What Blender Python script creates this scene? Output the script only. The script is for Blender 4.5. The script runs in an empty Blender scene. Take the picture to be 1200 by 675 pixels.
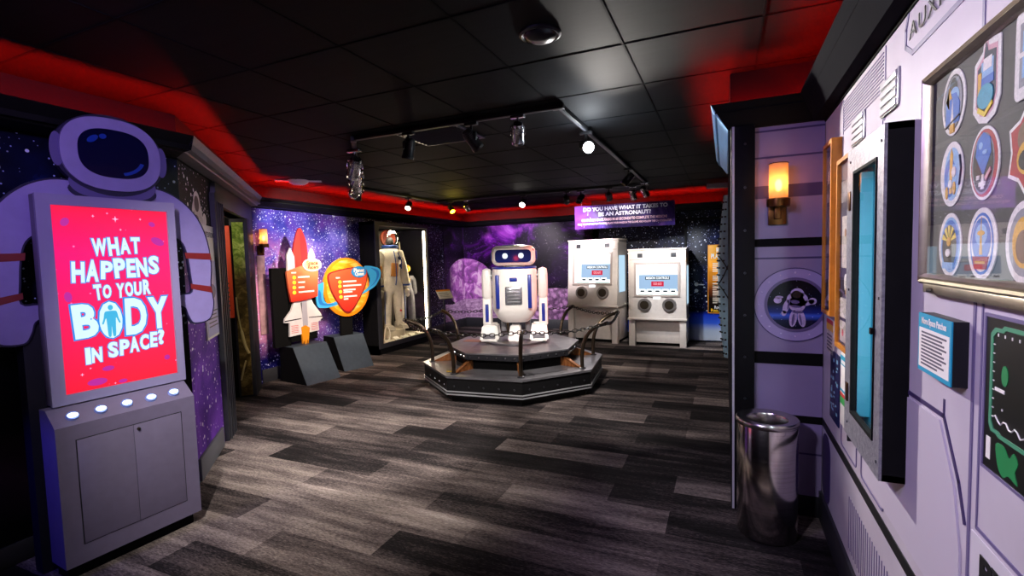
import bpy, bmesh, math, random
from mathutils import Matrix, Vector
random.seed(7)
SC = bpy.context.scene
C = SC.collection
R = math.radians
PI = math.pi

# ------------------------------------------------------------------ helpers
def hexc(h, a=1.0):
    h = h.lstrip('#')
    out = []
    for i in (0, 2, 4):
        v = int(h[i:i+2], 16) / 255
        out.append(v / 12.92 if v <= 0.04045 else ((v + 0.055) / 1.055) ** 2.4)
    return (*out, a)

MATS = {}
def mat(name, col, rough=0.6, metal=0.0, emit=0.0, vary=0.0, scale=20.0, spec=0.5, bump=0.0):
    """principled material; vary adds a procedural noise variation of the colour"""
    if name in MATS: return MATS[name]
    m = bpy.data.materials.new(name); m.use_nodes = True
    nt = m.node_tree; b = nt.nodes['Principled BSDF']
    c = hexc(col) if isinstance(col, str) else (*col, 1)
    b.inputs['Base Color'].default_value = c
    b.inputs['Roughness'].default_value = rough
    b.inputs['Metallic'].default_value = metal
    b.inputs['Specular IOR Level'].default_value = spec
    if emit:
        b.inputs['Emission Color'].default_value = c
        b.inputs['Emission Strength'].default_value = emit
        b.inputs['Base Color'].default_value = tuple(x * .08 for x in c[:3]) + (1,)
    if vary or bump:
        tc = nt.nodes.new('ShaderNodeTexCoord')
        nz = nt.nodes.new('ShaderNodeTexNoise'); nz.inputs['Scale'].default_value = scale; nz.inputs['Detail'].default_value = 5
        nt.links.new(tc.outputs['Object'], nz.inputs['Vector'])
        if vary:
            rp = nt.nodes.new('ShaderNodeValToRGB')
            rp.color_ramp.elements[0].position = 0.3; rp.color_ramp.elements[1].position = 0.7
            rp.color_ramp.elements[0].color = tuple(max(0, x * (1 - vary)) for x in c[:3]) + (1,)
            rp.color_ramp.elements[1].color = tuple(min(1, x * (1 + vary)) for x in c[:3]) + (1,)
            nt.links.new(nz.outputs['Fac'], rp.inputs['Fac']); nt.links.new(rp.outputs['Color'], b.inputs['Base Color'])
        if bump:
            bp = nt.nodes.new('ShaderNodeBump'); bp.inputs['Strength'].default_value = bump; bp.inputs['Distance'].default_value = 0.01
            nt.links.new(nz.outputs['Fac'], bp.inputs['Height']); nt.links.new(bp.outputs['Normal'], b.inputs['Normal'])
    MATS[name] = m
    return m

class NT:
    """small node-graph writer for the printed murals"""
    def __init__(s, name, rough=0.45, spec=0.18):
        s.m = bpy.data.materials.new(name); s.m.use_nodes = True
        s.t = s.m.node_tree; s.b = s.t.nodes['Principled BSDF']
        s.b.inputs['Roughness'].default_value = rough; s.b.inputs['Specular IOR Level'].default_value = spec
        s.tc = s.t.nodes.new('ShaderNodeTexCoord').outputs['Object']
        MATS[name] = s.m
    def put(s, sock, v):
        if hasattr(v, 'is_linked') or isinstance(v, bpy.types.NodeSocket): s.t.links.new(v, sock)
        else: sock.default_value = v
    def vmap(s, scale=(1, 1, 1), loc=(0, 0, 0)):
        n = s.t.nodes.new('ShaderNodeMapping'); s.t.links.new(s.tc, n.inputs['Vector'])
        n.inputs['Scale'].default_value = scale; n.inputs['Location'].default_value = loc
        return n.outputs['Vector']
    def noise(s, scale, detail=6, rough=0.6, dist=0.0, vec=None):
        n = s.t.nodes.new('ShaderNodeTexNoise'); s.t.links.new(vec or s.tc, n.inputs['Vector'])
        n.inputs['Scale'].default_value = scale; n.inputs['Detail'].default_value = detail
        n.inputs['Roughness'].default_value = rough; n.inputs['Distortion'].default_value = dist
        return n.outputs['Fac']
    def voro(s, scale, vec=None, out='Distance', feature='F1'):
        n = s.t.nodes.new('ShaderNodeTexVoronoi'); n.feature = feature; s.t.links.new(vec or s.tc, n.inputs['Vector'])
        n.inputs['Scale'].default_value = scale
        return n.outputs[out]
    def math(s, op, a, b=0.0, c=0.0, clamp=False):
        n = s.t.nodes.new('ShaderNodeMath'); n.operation = op; n.use_clamp = clamp
        s.put(n.inputs[0], a); s.put(n.inputs[1], b); s.put(n.inputs[2], c)
        return n.outputs[0]
    def ramp(s, fac, stops, interp='LINEAR'):
        n = s.t.nodes.new('ShaderNodeValToRGB'); n.color_ramp.interpolation = interp; e = n.color_ramp.elements
        while len(e) < len(stops): e.new(0.5)
        for i, (p, c) in enumerate(stops):
            e[i].position = p; e[i].color = hexc(c) if isinstance(c, str) else (c, c, c, 1)
        s.t.links.new(fac, n.inputs['Fac'])
        return n.outputs['Color']
    def mix(s, fac, a, b, mode='MIX'):
        n = s.t.nodes.new('ShaderNodeMix'); n.data_type = 'RGBA'; n.blend_type = mode
        s.put(n.inputs['Factor'], fac)
        for k, v in (('A', a), ('B', b)):
            sock = [i for i in n.inputs if i.name == k and i.type == 'RGBA'][0]
            s.put(sock, hexc(v) if isinstance(v, str) else v)
        return [o for o in n.outputs if o.type == 'RGBA'][0]
    def xyz(s, vec=None):
        n = s.t.nodes.new('ShaderNodeSeparateXYZ'); s.t.links.new(vec or s.tc, n.inputs[0])
        return n.outputs
    def stars(s, base, layers=((8, .12, '#f4f6ff'), (18, .16, '#dfe2fa'), (40, .18, '#aeb4e6'))):
        for sc, th, c in layers:
            d = s.voro(sc)
            f = s.math('MULTIPLY', s.math('SUBTRACT', th, d), 4 / th, clamp=True)
            f = s.math('MINIMUM', f, 1.0)
            base = s.mix(f, base, c)
        return base
    def done(s, col):
        s.t.links.new(col, s.b.inputs['Base Color'])
        return s.m

def clear_glass(name, tint=(1, 1, 1), refl=1.0):
    if name in MATS: return MATS[name]
    m = bpy.data.materials.new(name); m.use_nodes = True; nt = m.node_tree
    for n in list(nt.nodes):
        if n.type != 'OUTPUT_MATERIAL': nt.nodes.remove(n)
    out = [n for n in nt.nodes if n.type == 'OUTPUT_MATERIAL'][0]
    tr = nt.nodes.new('ShaderNodeBsdfTransparent'); tr.inputs[0].default_value = (*tint, 1)
    gl = nt.nodes.new('ShaderNodeBsdfGlossy'); gl.inputs['Roughness'].default_value = 0.02
    fr = nt.nodes.new('ShaderNodeFresnel'); fr.inputs[0].default_value = 1.45
    mu = nt.nodes.new('ShaderNodeMath'); mu.operation = 'MULTIPLY'; mu.inputs[1].default_value = refl
    mx = nt.nodes.new('ShaderNodeMixShader')
    ge = nt.nodes.new('ShaderNodeNewGeometry'); bf = nt.nodes.new('ShaderNodeMath'); bf.operation = 'SUBTRACT'; bf.inputs[0].default_value = 1.0
    nt.links.new(ge.outputs['Backfacing'], bf.inputs[1]); m2 = nt.nodes.new('ShaderNodeMath'); m2.operation = 'MULTIPLY'
    nt.links.new(fr.outputs[0], mu.inputs[0]); nt.links.new(mu.outputs[0], m2.inputs[0]); nt.links.new(bf.outputs[0], m2.inputs[1]); nt.links.new(m2.outputs[0], mx.inputs[0])
    nt.links.new(tr.outputs[0], mx.inputs[1]); nt.links.new(gl.outputs[0], mx.inputs[2]); nt.links.new(mx.outputs[0], out.inputs[0])
    MATS[name] = m
    return m

def ell(cx, cz, rx, rz, n=28, a0=0, a1=2 * PI, rot=0.0):
    pts = []
    full = abs(a1 - a0 - 2 * PI) < 1e-6
    for i in range(n if full else n + 1):
        a = a0 + (a1 - a0) * i / n
        x, z = rx * math.cos(a), rz * math.sin(a)
        pts.append((cx + x * math.cos(rot) - z * math.sin(rot), cz + x * math.sin(rot) + z * math.cos(rot)))
    return pts
def rect(x0, x1, z0, z1): return [(x0, z0), (x1, z0), (x1, z1), (x0, z1)]
def rrect(x0, x1, z0, z1, r, n=5):
    p = []
    for cx, cz, a in ((x1 - r, z0 + r, -PI / 2), (x1 - r, z1 - r, 0), (x0 + r, z1 - r, PI / 2), (x0 + r, z0 + r, PI)):
        for i in range(n + 1):
            t = a + PI / 2 * i / n
            p.append((cx + r * math.cos(t), cz + r * math.sin(t)))
    return p
def smooth_poly(pts, n=6):
    """closed Catmull-Rom through the points"""
    out = []; k = len(pts)
    for i in range(k):
        p0, p1, p2, p3 = (Vector(pts[(i + j) % k]) for j in (-1, 0, 1, 2))
        for j in range(n):
            t = j / n
            q = 0.5 * ((2 * p1) + (p2 - p0) * t + (2 * p0 - 5 * p1 + 4 * p2 - p3) * t * t + (3 * p1 - p0 - 3 * p2 + p3) * t ** 3)
            out.append((q.x, q.y))
    return out
def spline(pts, n=8):
    out = []
    P = [Vector(p) for p in pts]
    for i in range(len(P) - 1):
        p0 = P[max(i - 1, 0)]; p1 = P[i]; p2 = P[i + 1]; p3 = P[min(i + 2, len(P) - 1)]
        for j in range(n):
            t = j / n
            out.append(0.5 * ((2 * p1) + (p2 - p0) * t + (2 * p0 - 5 * p1 + 4 * p2 - p3) * t * t + (3 * p1 - p0 - 3 * p2 + p3) * t ** 3))
    out.append(P[-1])
    return out

class MB:
    """collects shapes into one mesh. Local axes: x right as the front is viewed, y away from the viewer, z up"""
    def __init__(s): s.bm = bmesh.new()
    def _f(s, vs):
        try: return s.bm.faces.new(vs)
        except ValueError: return None
    def box(s, x0, x1, y0, y1, z0, z1, bev=0.0, M=None):
        r = bmesh.ops.create_cube(s.bm, size=1)
        T = Matrix.Translation(((x0 + x1) / 2, (y0 + y1) / 2, (z0 + z1) / 2)) @ Matrix.Diagonal((x1 - x0, y1 - y0, z1 - z0, 1))
        vs = r['verts']; bmesh.ops.transform(s.bm, matrix=T, verts=vs)
        if bev:
            es = list({e for v in vs for e in v.link_edges})
            q = bmesh.ops.bevel(s.bm, geom=es, offset=bev, segments=2, affect='EDGES', profile=0.5)
            vs = list({v for f in q['faces'] for v in f.verts} | {v for v in vs if v.is_valid})
        if M is not None: bmesh.ops.transform(s.bm, matrix=M, verts=[v for v in vs if v.is_valid])
        return s
    def prism(s, pts, y0, y1, M=None, taper=None):
        """outline in x/z pushed from y0 (front) to y1 (back)"""
        a = sum(pts[i][0] * pts[(i + 1) % len(pts)][1] - pts[(i + 1) % len(pts)][0] * pts[i][1] for i in range(len(pts)))
        if a < 0: pts = pts[::-1]
        M = M or Matrix()
        f = [s.bm.verts.new(M @ Vector((x, y0, z))) for x, z in pts]
        if abs(y1 - y0) < 1e-9: s._f(f); return s
        b = [s.bm.verts.new(M @ Vector((x, y1, z))) for x, z in pts]
        s._f(f); s._f(b[::-1]); n = len(pts)
        for i in range(n): s._f([f[i], b[i], b[(i + 1) % n], f[(i + 1) % n]])
        return s
    def hull(s, bot, top):
        """prism between two loops of 3-D points"""
        a = [s.bm.verts.new(Vector(p)) for p in bot]; b = [s.bm.verts.new(Vector(p)) for p in top]; n = len(a)
        s._f(a[::-1]); s._f(b)
        for i in range(n): s._f([a[i], a[(i + 1) % n], b[(i + 1) % n], b[i]])
        return s
    def ring(s, outer, inner, y0, y1):
        n = len(outer); V = [[s.bm.verts.new((x, y, z)) for x, z in p] for y in (y0, y1) for p in (outer, inner)]
        of, jf, ob, jb = V
        for i in range(n):
            k = (i + 1) % n
            s._f([of[i], of[k], jf[k], jf[i]]); s._f([ob[k], ob[i], jb[i], jb[k]])
            s._f([of[k], of[i], ob[i], ob[k]]); s._f([jf[i], jf[k], jb[k], jb[i]])
        return s
    def cyl(s, p0, p1, r0, r1=None, seg=20):
        r1 = r0 if r1 is None else r1
        p0, p1 = Vector(p0), Vector(p1); d = p1 - p0
        q = d.to_track_quat('Z', 'Y').to_matrix().to_4x4(); q.translation = (p0 + p1) / 2
        bmesh.ops.create_cone(s.bm, cap_ends=True, segments=seg, radius1=max(r0, 1e-5), radius2=max(r1, 1e-5), depth=d.length, matrix=q)
        return s
    def lathe(s, prof, seg=32, M=None, pw=2.0):
        """profile (r, z); pw > 2 squares the section"""
        M = M or Matrix(); rings = []
        for r, z in prof:
            if r < 1e-6: rings.append([s.bm.verts.new(M @ Vector((0, 0, z)))]); continue
            row = []
            for i in range(seg):
                a = 2 * PI * i / seg; c, d = math.cos(a), math.sin(a)
                k = (abs(c) ** pw + abs(d) ** pw) ** (-1 / pw)
                row.append(s.bm.verts.new(M @ Vector((r * c * k, r * d * k, z))))
            rings.append(row)
        for a, b in zip(rings, rings[1:]):
            for i in range(seg):
                k = (i + 1) % seg
                if len(a) == 1 and len(b) > 1: s._f([a[0], b[k], b[i]])
                elif len(b) == 1 and len(a) > 1: s._f([a[i], a[k], b[0]])
                elif len(a) > 1: s._f([a[i], a[k], b[k], b[i]])
        return s
    def ball(s, c, r, sc=(1, 1, 1), u=20, v=12):
        M = Matrix.Translation(c) @ Matrix.Diagonal((sc[0], sc[1], sc[2], 1))
        bmesh.ops.create_uvsphere(s.bm, u_segments=u, v_segments=v, radius=r, matrix=M); return s
    def tube(s, path, r, seg=10, closed=False):
        P = [Vector(p) for p in path]; n = len(P); rows = []; prev = None
        rr = r if isinstance(r, (list, tuple)) else [r] * n
        for i in range(n):
            t = (P[(i + 1) % n] - P[i - 1]) if closed else (P[min(i + 1, n - 1)] - P[max(i - 1, 0)])
            t.normalize()
            if prev is None:
                u = t.cross(Vector((0, 0, 1)))
                if u.length < 0.05: u = t.cross(Vector((1, 0, 0)))
            else: u = prev - t * prev.dot(t)
            u.normalize(); prev = u.copy(); w = t.cross(u)
            rows.append([s.bm.verts.new(P[i] + (u * math.cos(2 * PI * k / seg) + w * math.sin(2 * PI * k / seg)) * rr[i]) for k in range(seg)])
        for i in range(n if closed else n - 1):
            a, b = rows[i], rows[(i + 1) % n]
            for k in range(seg): s._f([a[k], a[(k + 1) % seg], b[(k + 1) % seg], b[k]])
        if not closed: s._f(rows[0][::-1]); s._f(rows[-1])
        return s
    def text(s, txt, x, z, size, y=0.0, ext=0.002, bold=0.0, width=None, shear=0.0, space=1.0, align='CENTER', M=None):
        cu = bpy.data.curves.new('t', 'FONT'); cu.body = txt; cu.size = size; cu.extrude = ext / 2; cu.offset = bold
        cu.align_x = align; cu.align_y = 'CENTER'; cu.shear = shear; cu.space_character = space; cu.resolution_u = 3
        o = bpy.data.objects.new('t', cu); C.objects.link(o)
        dg = bpy.context.evaluated_depsgraph_get(); me = bpy.data.meshes.new_from_object(o.evaluated_get(dg))
        bpy.data.objects.remove(o); bpy.data.curves.remove(cu)
        k = 1.0
        if width and len(me.vertices):
            xs = [v.co.x for v in me.vertices]; k = width / max(1e-6, max(xs) - min(xs))
        T = (M or Matrix()) @ Matrix(((k, 0, 0, x), (0, 0, -1, y), (0, 1, 0, z), (0, 0, 0, 1)))
        me.transform(T); s.bm.from_mesh(me); bpy.data.meshes.remove(me)
        return s
    def build(s, name, m, parent=None, smooth=True, loc=None, rot=None, kind=None):
        me = bpy.data.meshes.new(name)
        s.bm.normal_update(); s.bm.to_mesh(me); s.bm.free()
        me.materials.append(m if not isinstance(m, str) else MATS[m])
        if smooth:
            for p in me.polygons: p.use_smooth = True
            me.set_sharp_from_angle(angle=R(38))
        o = bpy.data.objects.new(name, me); C.objects.link(o)
        if parent is not None: o.parent = parent
        if loc is not None: o.location = loc
        if rot is not None: o.rotation_euler = (0, 0, rot) if not isinstance(rot, tuple) else rot
        if kind: o['kind'] = kind
        return o

def thing(name, label, cat, loc=(0, 0, 0), rot=0.0, group=None):
    o = bpy.data.objects.new(name, None); o.empty_display_size = 0.1; C.objects.link(o)
    o.location = loc; o.rotation_euler = (0, 0, rot) if not isinstance(rot, tuple) else rot
    o['label'] = label; o['category'] = cat
    if group: o['group'] = group
    return o
def tag(o, label, cat, group=None):
    o['label'] = label; o['category'] = cat
    if group: o['group'] = group
    return o
def dup(root, loc=None, rot=None, label=None, group=None):
    def cp(o, par):
        c = o.copy(); C.objects.link(c)
        if par is not None: c.parent = par
        for ch in [k for k in o.children]: cp(ch, c)
        return c
    r = cp(root, None)
    if loc is not None: r.location = loc
    if rot is not None: r.rotation_euler = (0, 0, rot) if not isinstance(rot, tuple) else rot
    if label: r['label'] = label
    if group: r['group'] = group
    return r

# ------------------------------------------------------------------ camera
f_px, yaw, pitch, roll = 568.6, R(-23.81), R(3.49), R(-1.594)
fw = Vector((math.sin(yaw) * math.cos(pitch), math.cos(yaw) * math.cos(pitch), -math.sin(pitch)))
rt = Vector((math.cos(yaw), -math.sin(yaw), 0)); up = rt.cross(fw)
r2 = rt * math.cos(roll) + up * math.sin(roll); u2 = -rt * math.sin(roll) + up * math.cos(roll)
cd = bpy.data.cameras.new('camera'); cam = bpy.data.objects.new('camera', cd); C.objects.link(cam)
cd.sensor_fit = 'HORIZONTAL'; cd.sensor_width = 36; cd.lens = f_px * 36 / 1200; cd.clip_start = 0.02
Mx = Matrix((r2, u2, -fw)).transposed().to_4x4(); Mx.translation = (0, 0, 1.5); cam.matrix_world = Mx
SC.camera = cam
vs = SC.view_settings; vs.view_transform = 'Standard'; vs.look = 'None'; vs.gamma = 1; vs.exposure = 0; vs.use_curve_mapping = False
SC.cycles.use_denoising = True; SC.cycles.max_bounces = 6; SC.cycles.sample_clamp_indirect = 6
w = bpy.data.worlds.new('night'); SC.world = w; w.use_nodes = True
w.node_tree.nodes['Background'].inputs[0].default_value = (0.10, 0.08, 0.16, 1); w.node_tree.nodes['Background'].inputs[1].default_value = 0.02
# ------------------------------------------------------------------ materials
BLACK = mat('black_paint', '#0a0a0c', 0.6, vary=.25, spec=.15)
NEARBLACK = mat('matte_black', '#050506', 0.8, spec=.15)
DARKGREY = mat('dark_grey_paint', '#2a2b31', 0.5, vary=.12)
MIDGREY = mat('grey_paint', '#35353a', 0.55, vary=.1)
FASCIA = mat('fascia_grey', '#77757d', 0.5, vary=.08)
FASCIA_LIT = mat('blue_grey_lit_fascia', '#86bbe4', 0.45, vary=.06)  # cornice end, its light painted in as pale blue-grey
WHITE = mat('white_enamel', '#e9e4df', 0.35, vary=.04)
IVORY = mat('ivory_laminate', '#d9cfc8', 0.4, vary=.05)
LAV = mat('lavender_laminate', '#8f86a8', 0.5, vary=.05)
LAVD = mat('lavender_shade_print', '#5d5276', 0.5)
STEEL = mat('brushed_steel', '#b8b2b0', 0.24, 1.0)
SILVER = mat('silver_metal', '#c9c9cc', 0.25, 1.0)
GUN = mat('gunmetal', '#4a4a50', 0.35, 0.9, vary=.2)
TREAD = mat('worn_deck_plate', '#6d6b70', 0.33, 0.55, vary=.25, scale=9)
COPPER = mat('copper_paint', '#8a5630', 0.4, 0.6, vary=.2)
BRONZE = mat('bronze_pipe', '#4d4136', 0.3, 0.9)
BRASS = mat('dark_brass', '#5a3a1c', 0.35, 0.9)
OAK = mat('honey_oak', '#c07a17', 0.4, vary=.2, scale=14)
PEWTER = mat('antique_pewter', '#a79d88', 0.33, 0.8, vary=.15)
REDBAND = mat('dark_red_band', '#7a1c1c', 0.5)
YEL = mat('yellow_print', '#ffc61a', 0.4)
WPRINT = mat('white_print', '#f3efe9', 0.5)
KPRINT = mat('black_print', '#101014', 0.5)
RED = mat('red_print', '#d8332a', 0.4)
ORANGE = mat('orange_print', '#f39a1e', 0.4)
NAVY = mat('navy_print', '#141a4a', 0.45)
BLUE = mat('blue_enamel', '#20339a', 0.3)
SKY = mat('sky_blue_print', '#3aa3dc', 0.4)
TEAL = mat('teal_paint', '#1fa3bd', 0.5, vary=.06)
TEALP = mat('teal_print', '#159fc0', 0.5)
GREEN = mat('green_print', '#3fae52', 0.5)
GLASS = clear_glass('clear_glass')

def mural_blue():
    n = NT('blue_galaxy_mural', 0.35)
    x, y, z = n.xyz()
    cl = n.noise(1.5, 8, .62, .4)
    base = n.ramp(cl, [(0.28, '#0c0f3e'), (0.45, '#2b2f8c'), (0.56, '#4a49b4'), (0.7, '#8577d8')])
    # pink cloud low at the near end, a darker navy step, then black sky at the far end
    pk = n.math('MULTIPLY', n.math('SUBTRACT', 1.0, n.math('ABSOLUTE', n.math('SUBTRACT', z, 0.95)), clamp=True), n.math('SUBTRACT', 1.0, n.math('MULTIPLY', x, 0.75), clamp=True))
    pk = n.math('MULTIPLY', pk, n.ramp(n.noise(3.2, 7, .65, .5), [(0.36, 0.0), (0.58, 1.0)]))
    base = n.mix(n.math('MULTIPLY', pk, 2.6, clamp=True), base, '#f0a0cc')
    pu = n.ramp(n.noise(2.3, 6, .6, .6, n.vmap(loc=(4, 0, 2))), [(0.45, 0.0), (0.68, 1.0)])
    base = n.mix(n.math('MULTIPLY', pu, 0.6), base, '#6d2a9c')
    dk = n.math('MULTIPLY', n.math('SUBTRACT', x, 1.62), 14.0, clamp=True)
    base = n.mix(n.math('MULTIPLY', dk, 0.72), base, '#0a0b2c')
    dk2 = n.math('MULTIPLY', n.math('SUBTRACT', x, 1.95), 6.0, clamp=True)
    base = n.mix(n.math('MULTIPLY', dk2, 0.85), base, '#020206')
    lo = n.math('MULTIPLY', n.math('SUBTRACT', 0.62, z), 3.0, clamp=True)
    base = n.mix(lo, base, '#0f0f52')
    return n.done(n.stars(base, ((9, .13, '#f0f3ff'), (18, .19, '#dfe2ff'), (36, .24, '#b9bef2'))))
def mural_purple():
    n = NT('purple_galaxy_mural', 0.6, .12)
    x, y, z = n.xyz()
    cl = n.noise(1.8, 8, .6, .5)
    base = n.ramp(cl, [(0.3, '#2a1454'), (0.46, '#5c2c9c'), (0.6, '#8348c8'), (0.74, '#b184ea')])
    hi = n.math('MULTIPLY', n.math('SUBTRACT', z, 1.25), 2.2, clamp=True)
    base = n.mix(hi, base, '#07060f')
    return n.done(n.stars(base, ((11, .17, '#fbf7ff'), (22, .20, '#ead8fb'), (48, .13, '#9a80c0'))))
def mural_dark(name, tint='#04040a'):
    n = NT(name, 0.4)
    cl = n.noise(2.2, 8, .6, .5)
    base = n.ramp(cl, [(0.4, tint), (0.62, '#0b1136'), (0.78, '#1f3f96')])
    x, y, z = n.xyz()
    return n, n.stars(base, ((7, .11, '#f4f7ff'), (15, .15, '#dfe6ff'), (32, .17, '#a9b6ea'))), x, z
def mural_door():
    n, base, x, z = mural_dark('star_and_earth_mural')
    dx = n.math('SUBTRACT', x, 2.0); dz = n.math('ADD', z, 5.55)
    d = n.math('SQRT', n.math('ADD', n.math('MULTIPLY', dx, dx), n.math('MULTIPLY', dz, dz)))
    earth = n.ramp(n.math('MULTIPLY', n.math('SUBTRACT', d, 5.45), 1.6, clamp=True), [(0.0, '#e6ecf4'), (0.46, '#c4d4ee'), (0.66, '#3f6cf0'), (0.9, '#1a3cd0'), (1.0, '#02030c')])
    msk = n.math('SUBTRACT', 1.0, n.math('MULTIPLY', n.math('SUBTRACT', d, 6.0), 8.0, clamp=True))
    return n.done(n.mix(msk, base, earth))
def mural_left():
    n, base, x, z = mural_dark('milky_way_mural', '#020206')
    band = n.math('SUBTRACT', 1.0, n.math('MULTIPLY', n.math('ABSOLUTE', n.math('SUBTRACT', n.math('ADD', z, n.math('MULTIPLY', x, 0.42)), 2.0)), 4.0), clamp=True)
    band = n.math('MULTIPLY', band, n.noise(5, 7, .65, .4))
    base = n.mix(n.math('MULTIPLY', n.math('SUBTRACT', 1.35, z), 4.0, clamp=True), base, '#020204')
    return n.done(n.mix(n.math('MULTIPLY', band, 0.8, clamp=True), base, '#4a2a3c'))
def mural_nebula():
    n = NT('purple_nebula_mural', 0.4)
    x, y, z = n.xyz()
    cl = n.noise(1.25, 9, .62, .9)
    base = n.ramp(cl, [(0.42, '#030106'), (0.50, '#220836'), (0.57, '#5e128a'), (0.64, '#a040c6'), (0.73, '#dca0ee')])
    v = n.ramp(n.noise(0.9, 3, .5, .2, n.vmap(loc=(3, 1, 7))), [(0.42, 0.0), (0.62, 1.0)])
    base = n.mix(v, base, '#140820')
    return n.done(n.stars(base, ((14, .06, '#f0e8ff'), (34, .09, '#d0b8f0'))))
def moon_mat():
    n = NT('purple_moon_print', 0.5)
    a = n.noise(4.2, 9, .62, .9)
    base = n.ramp(a, [(0.38, '#2a0840'), (0.46, '#7e2c98'), (0.53, '#c070cc'), (0.6, '#f6dcf6')])
    cr = n.ramp(n.voro(7.0), [(0.0, '#7a3a90'), (0.12, '#f4dcf4'), (0.2, '#b872c4'), (0.5, '#c98ad0')])
    base = n.mix(0.28, base, cr)
    x, y, z = n.xyz()
    return n.done(n.mix(n.math('MULTIPLY', n.math('SUBTRACT', -0.42, x), 4.0, clamp=True), base, '#2a0d3c'))
def ground_mat():
    n = NT('lunar_ground_print', 0.5)
    a = n.noise(9.0, 9, .7, .4, n.vmap((1, 1, 2)))
    return n.done(n.ramp(a, [(0.32, '#6e4a78'), (0.5, '#b592bc'), (0.66, '#e2c6e6')]))
def rock_mat():
    n = NT('lunar_rock_print', 0.5)
    a = n.voro(11.0); b = n.noise(8, 8, .7, .5)
    c = n.ramp(b, [(0.35, '#4a2a50'), (0.55, '#a87aac'), (0.72, '#e0bfe2')])
    return n.done(n.mix(n.ramp(a, [(0.0, 0.0), (0.35, 0.1), (0.7, .75)]), c, '#2a1630'))
def carpet():
    n = NT('striped_plank_carpet', 0.95, 0.1)
    br = n.t.nodes.new('ShaderNodeTexBrick')
    n.t.links.new(n.vmap(loc=(0.3, 0.07, 0)), br.inputs['Vector'])
    br.inputs['Scale'].default_value = 1.0; br.inputs['Brick Width'].default_value = 1.0; br.inputs['Row Height'].default_value = 0.245
    br.inputs['Mortar Size'].default_value = 0.0; br.offset = 0.37; br.inputs['Bias'].default_value = 0.0
    br.inputs['Color1'].default_value = (0, 0, 0, 1); br.inputs['Color2'].default_value = (1, 1, 1, 1)
    st = n.noise(1.0, 8, .7, .15, n.vmap((1.5, 13, 1)))
    fi = n.noise(1.0, 4, .7, 0, n.vmap((38, 150, 1)))
    rgb = n.t.nodes.new('ShaderNodeRGBToBW'); n.t.links.new(br.outputs['Color'], rgb.inputs[0])
    bd = n.noise(1.0, 3, .5, .1, n.vmap((.25, 2.1, 1), (3, 1.3, 0)))
    v = n.math('ADD', n.math('MULTIPLY', rgb.outputs[0], 0.38), n.math('MULTIPLY', st, 0.85))
    v = n.math('ADD', v, n.math('MULTIPLY', n.math('SUBTRACT', bd, 0.5), 1.1))
    v = n.math('ADD', v, n.math('MULTIPLY', n.math('SUBTRACT', fi, 0.5), 0.8))
    v = n.math('SUBTRACT', v, 0.18)
    col = n.ramp(v, [(0.08, '#0a090a'), (0.34, '#242021'), (0.56, '#5e5452'), (0.8, '#9a8d86'), (1.0, '#c8bbb2')])
    return n.done(col)
def ceil_mat():
    n = NT('black_ceiling_tile', 0.75, 0.07)
    a = n.noise(1.0, 6, .6, 0, n.vmap((2, 40, 1)))
    return n.done(n.ramp(a, [(0.3, '#0b0c0d'), (0.7, '#111214')]))
def wall_print():
    n = NT('spacecraft_panel_print', 0.42)
    a = n.noise(2.5, 4, .5, .2)
    return n.done(n.ramp(a, [(0.3, '#b7adbb'), (0.7, '#cdc5cf')]))
def hammered():
    n = NT('hammered_silver_paint', 0.4)
    a = n.voro(160.0); b = n.t.nodes.new('ShaderNodeBump'); b.inputs['Strength'].default_value = 0.5; b.inputs['Distance'].default_value = 0.002
    n.t.links.new(a, b.inputs['Height']); n.t.links.new(b.outputs[0], n.b.inputs['Normal'])
    n.b.inputs['Metallic'].default_value = 0.3
    return n.done(n.ramp(n.noise(60, 4), [(0.3, '#77767e'), (0.7, '#a09fa6')]))
def steel_brushed():
    n = NT('can_steel', 0.14); n.b.inputs['Metallic'].default_value = 1.0
    a = n.noise(1.0, 3, .6, 0, n.vmap((3, 3, 220)))
    n.t.links.new(n.math('ADD', n.math('MULTIPLY', a, 0.10), 0.10), n.b.inputs['Roughness'])
    return n.done(n.ramp(a, [(0.3, '#c4bcb8'), (0.7, '#e0d9d5')]))
M_BLUE, M_PURP, M_DOOR, M_LEFT, M_NEB = mural_blue(), mural_purple(), mural_door(), mural_left(), mural_nebula()
M_MOON, M_GND, M_ROCK, M_CARPET, M_CEIL, M_PRINT, M_HAM, M_CAN = moon_mat(), ground_mat(), rock_mat(), carpet(), ceil_mat(), wall_print(), hammered(), steel_brushed()
nstar, cstar, _, _ = mural_dark('black_star_mural'); M_STAR = nstar.done(cstar)
PURPANEL = mat('violet_panel_print', '#87799f', 0.42, vary=.08, scale=3)
PURDARK = mat('dark_violet_print', '#3f3060', 0.45)
PURLINE = mat('violet_line_print', '#6f648c', 0.45)
BASEB = mat('rubber_baseboard', '#1b1b20', 0.5)
BASEG = mat('grey_baseboard', '#5d5f66', 0.5)
LEDRED = mat('red_led_strip', (1.0, 0.005, 0.002), 0.5, emit=140)
LEDWARM = mat('warm_led_strip', (1.0, 0.82, 0.58), 0.5, emit=14)

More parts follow.
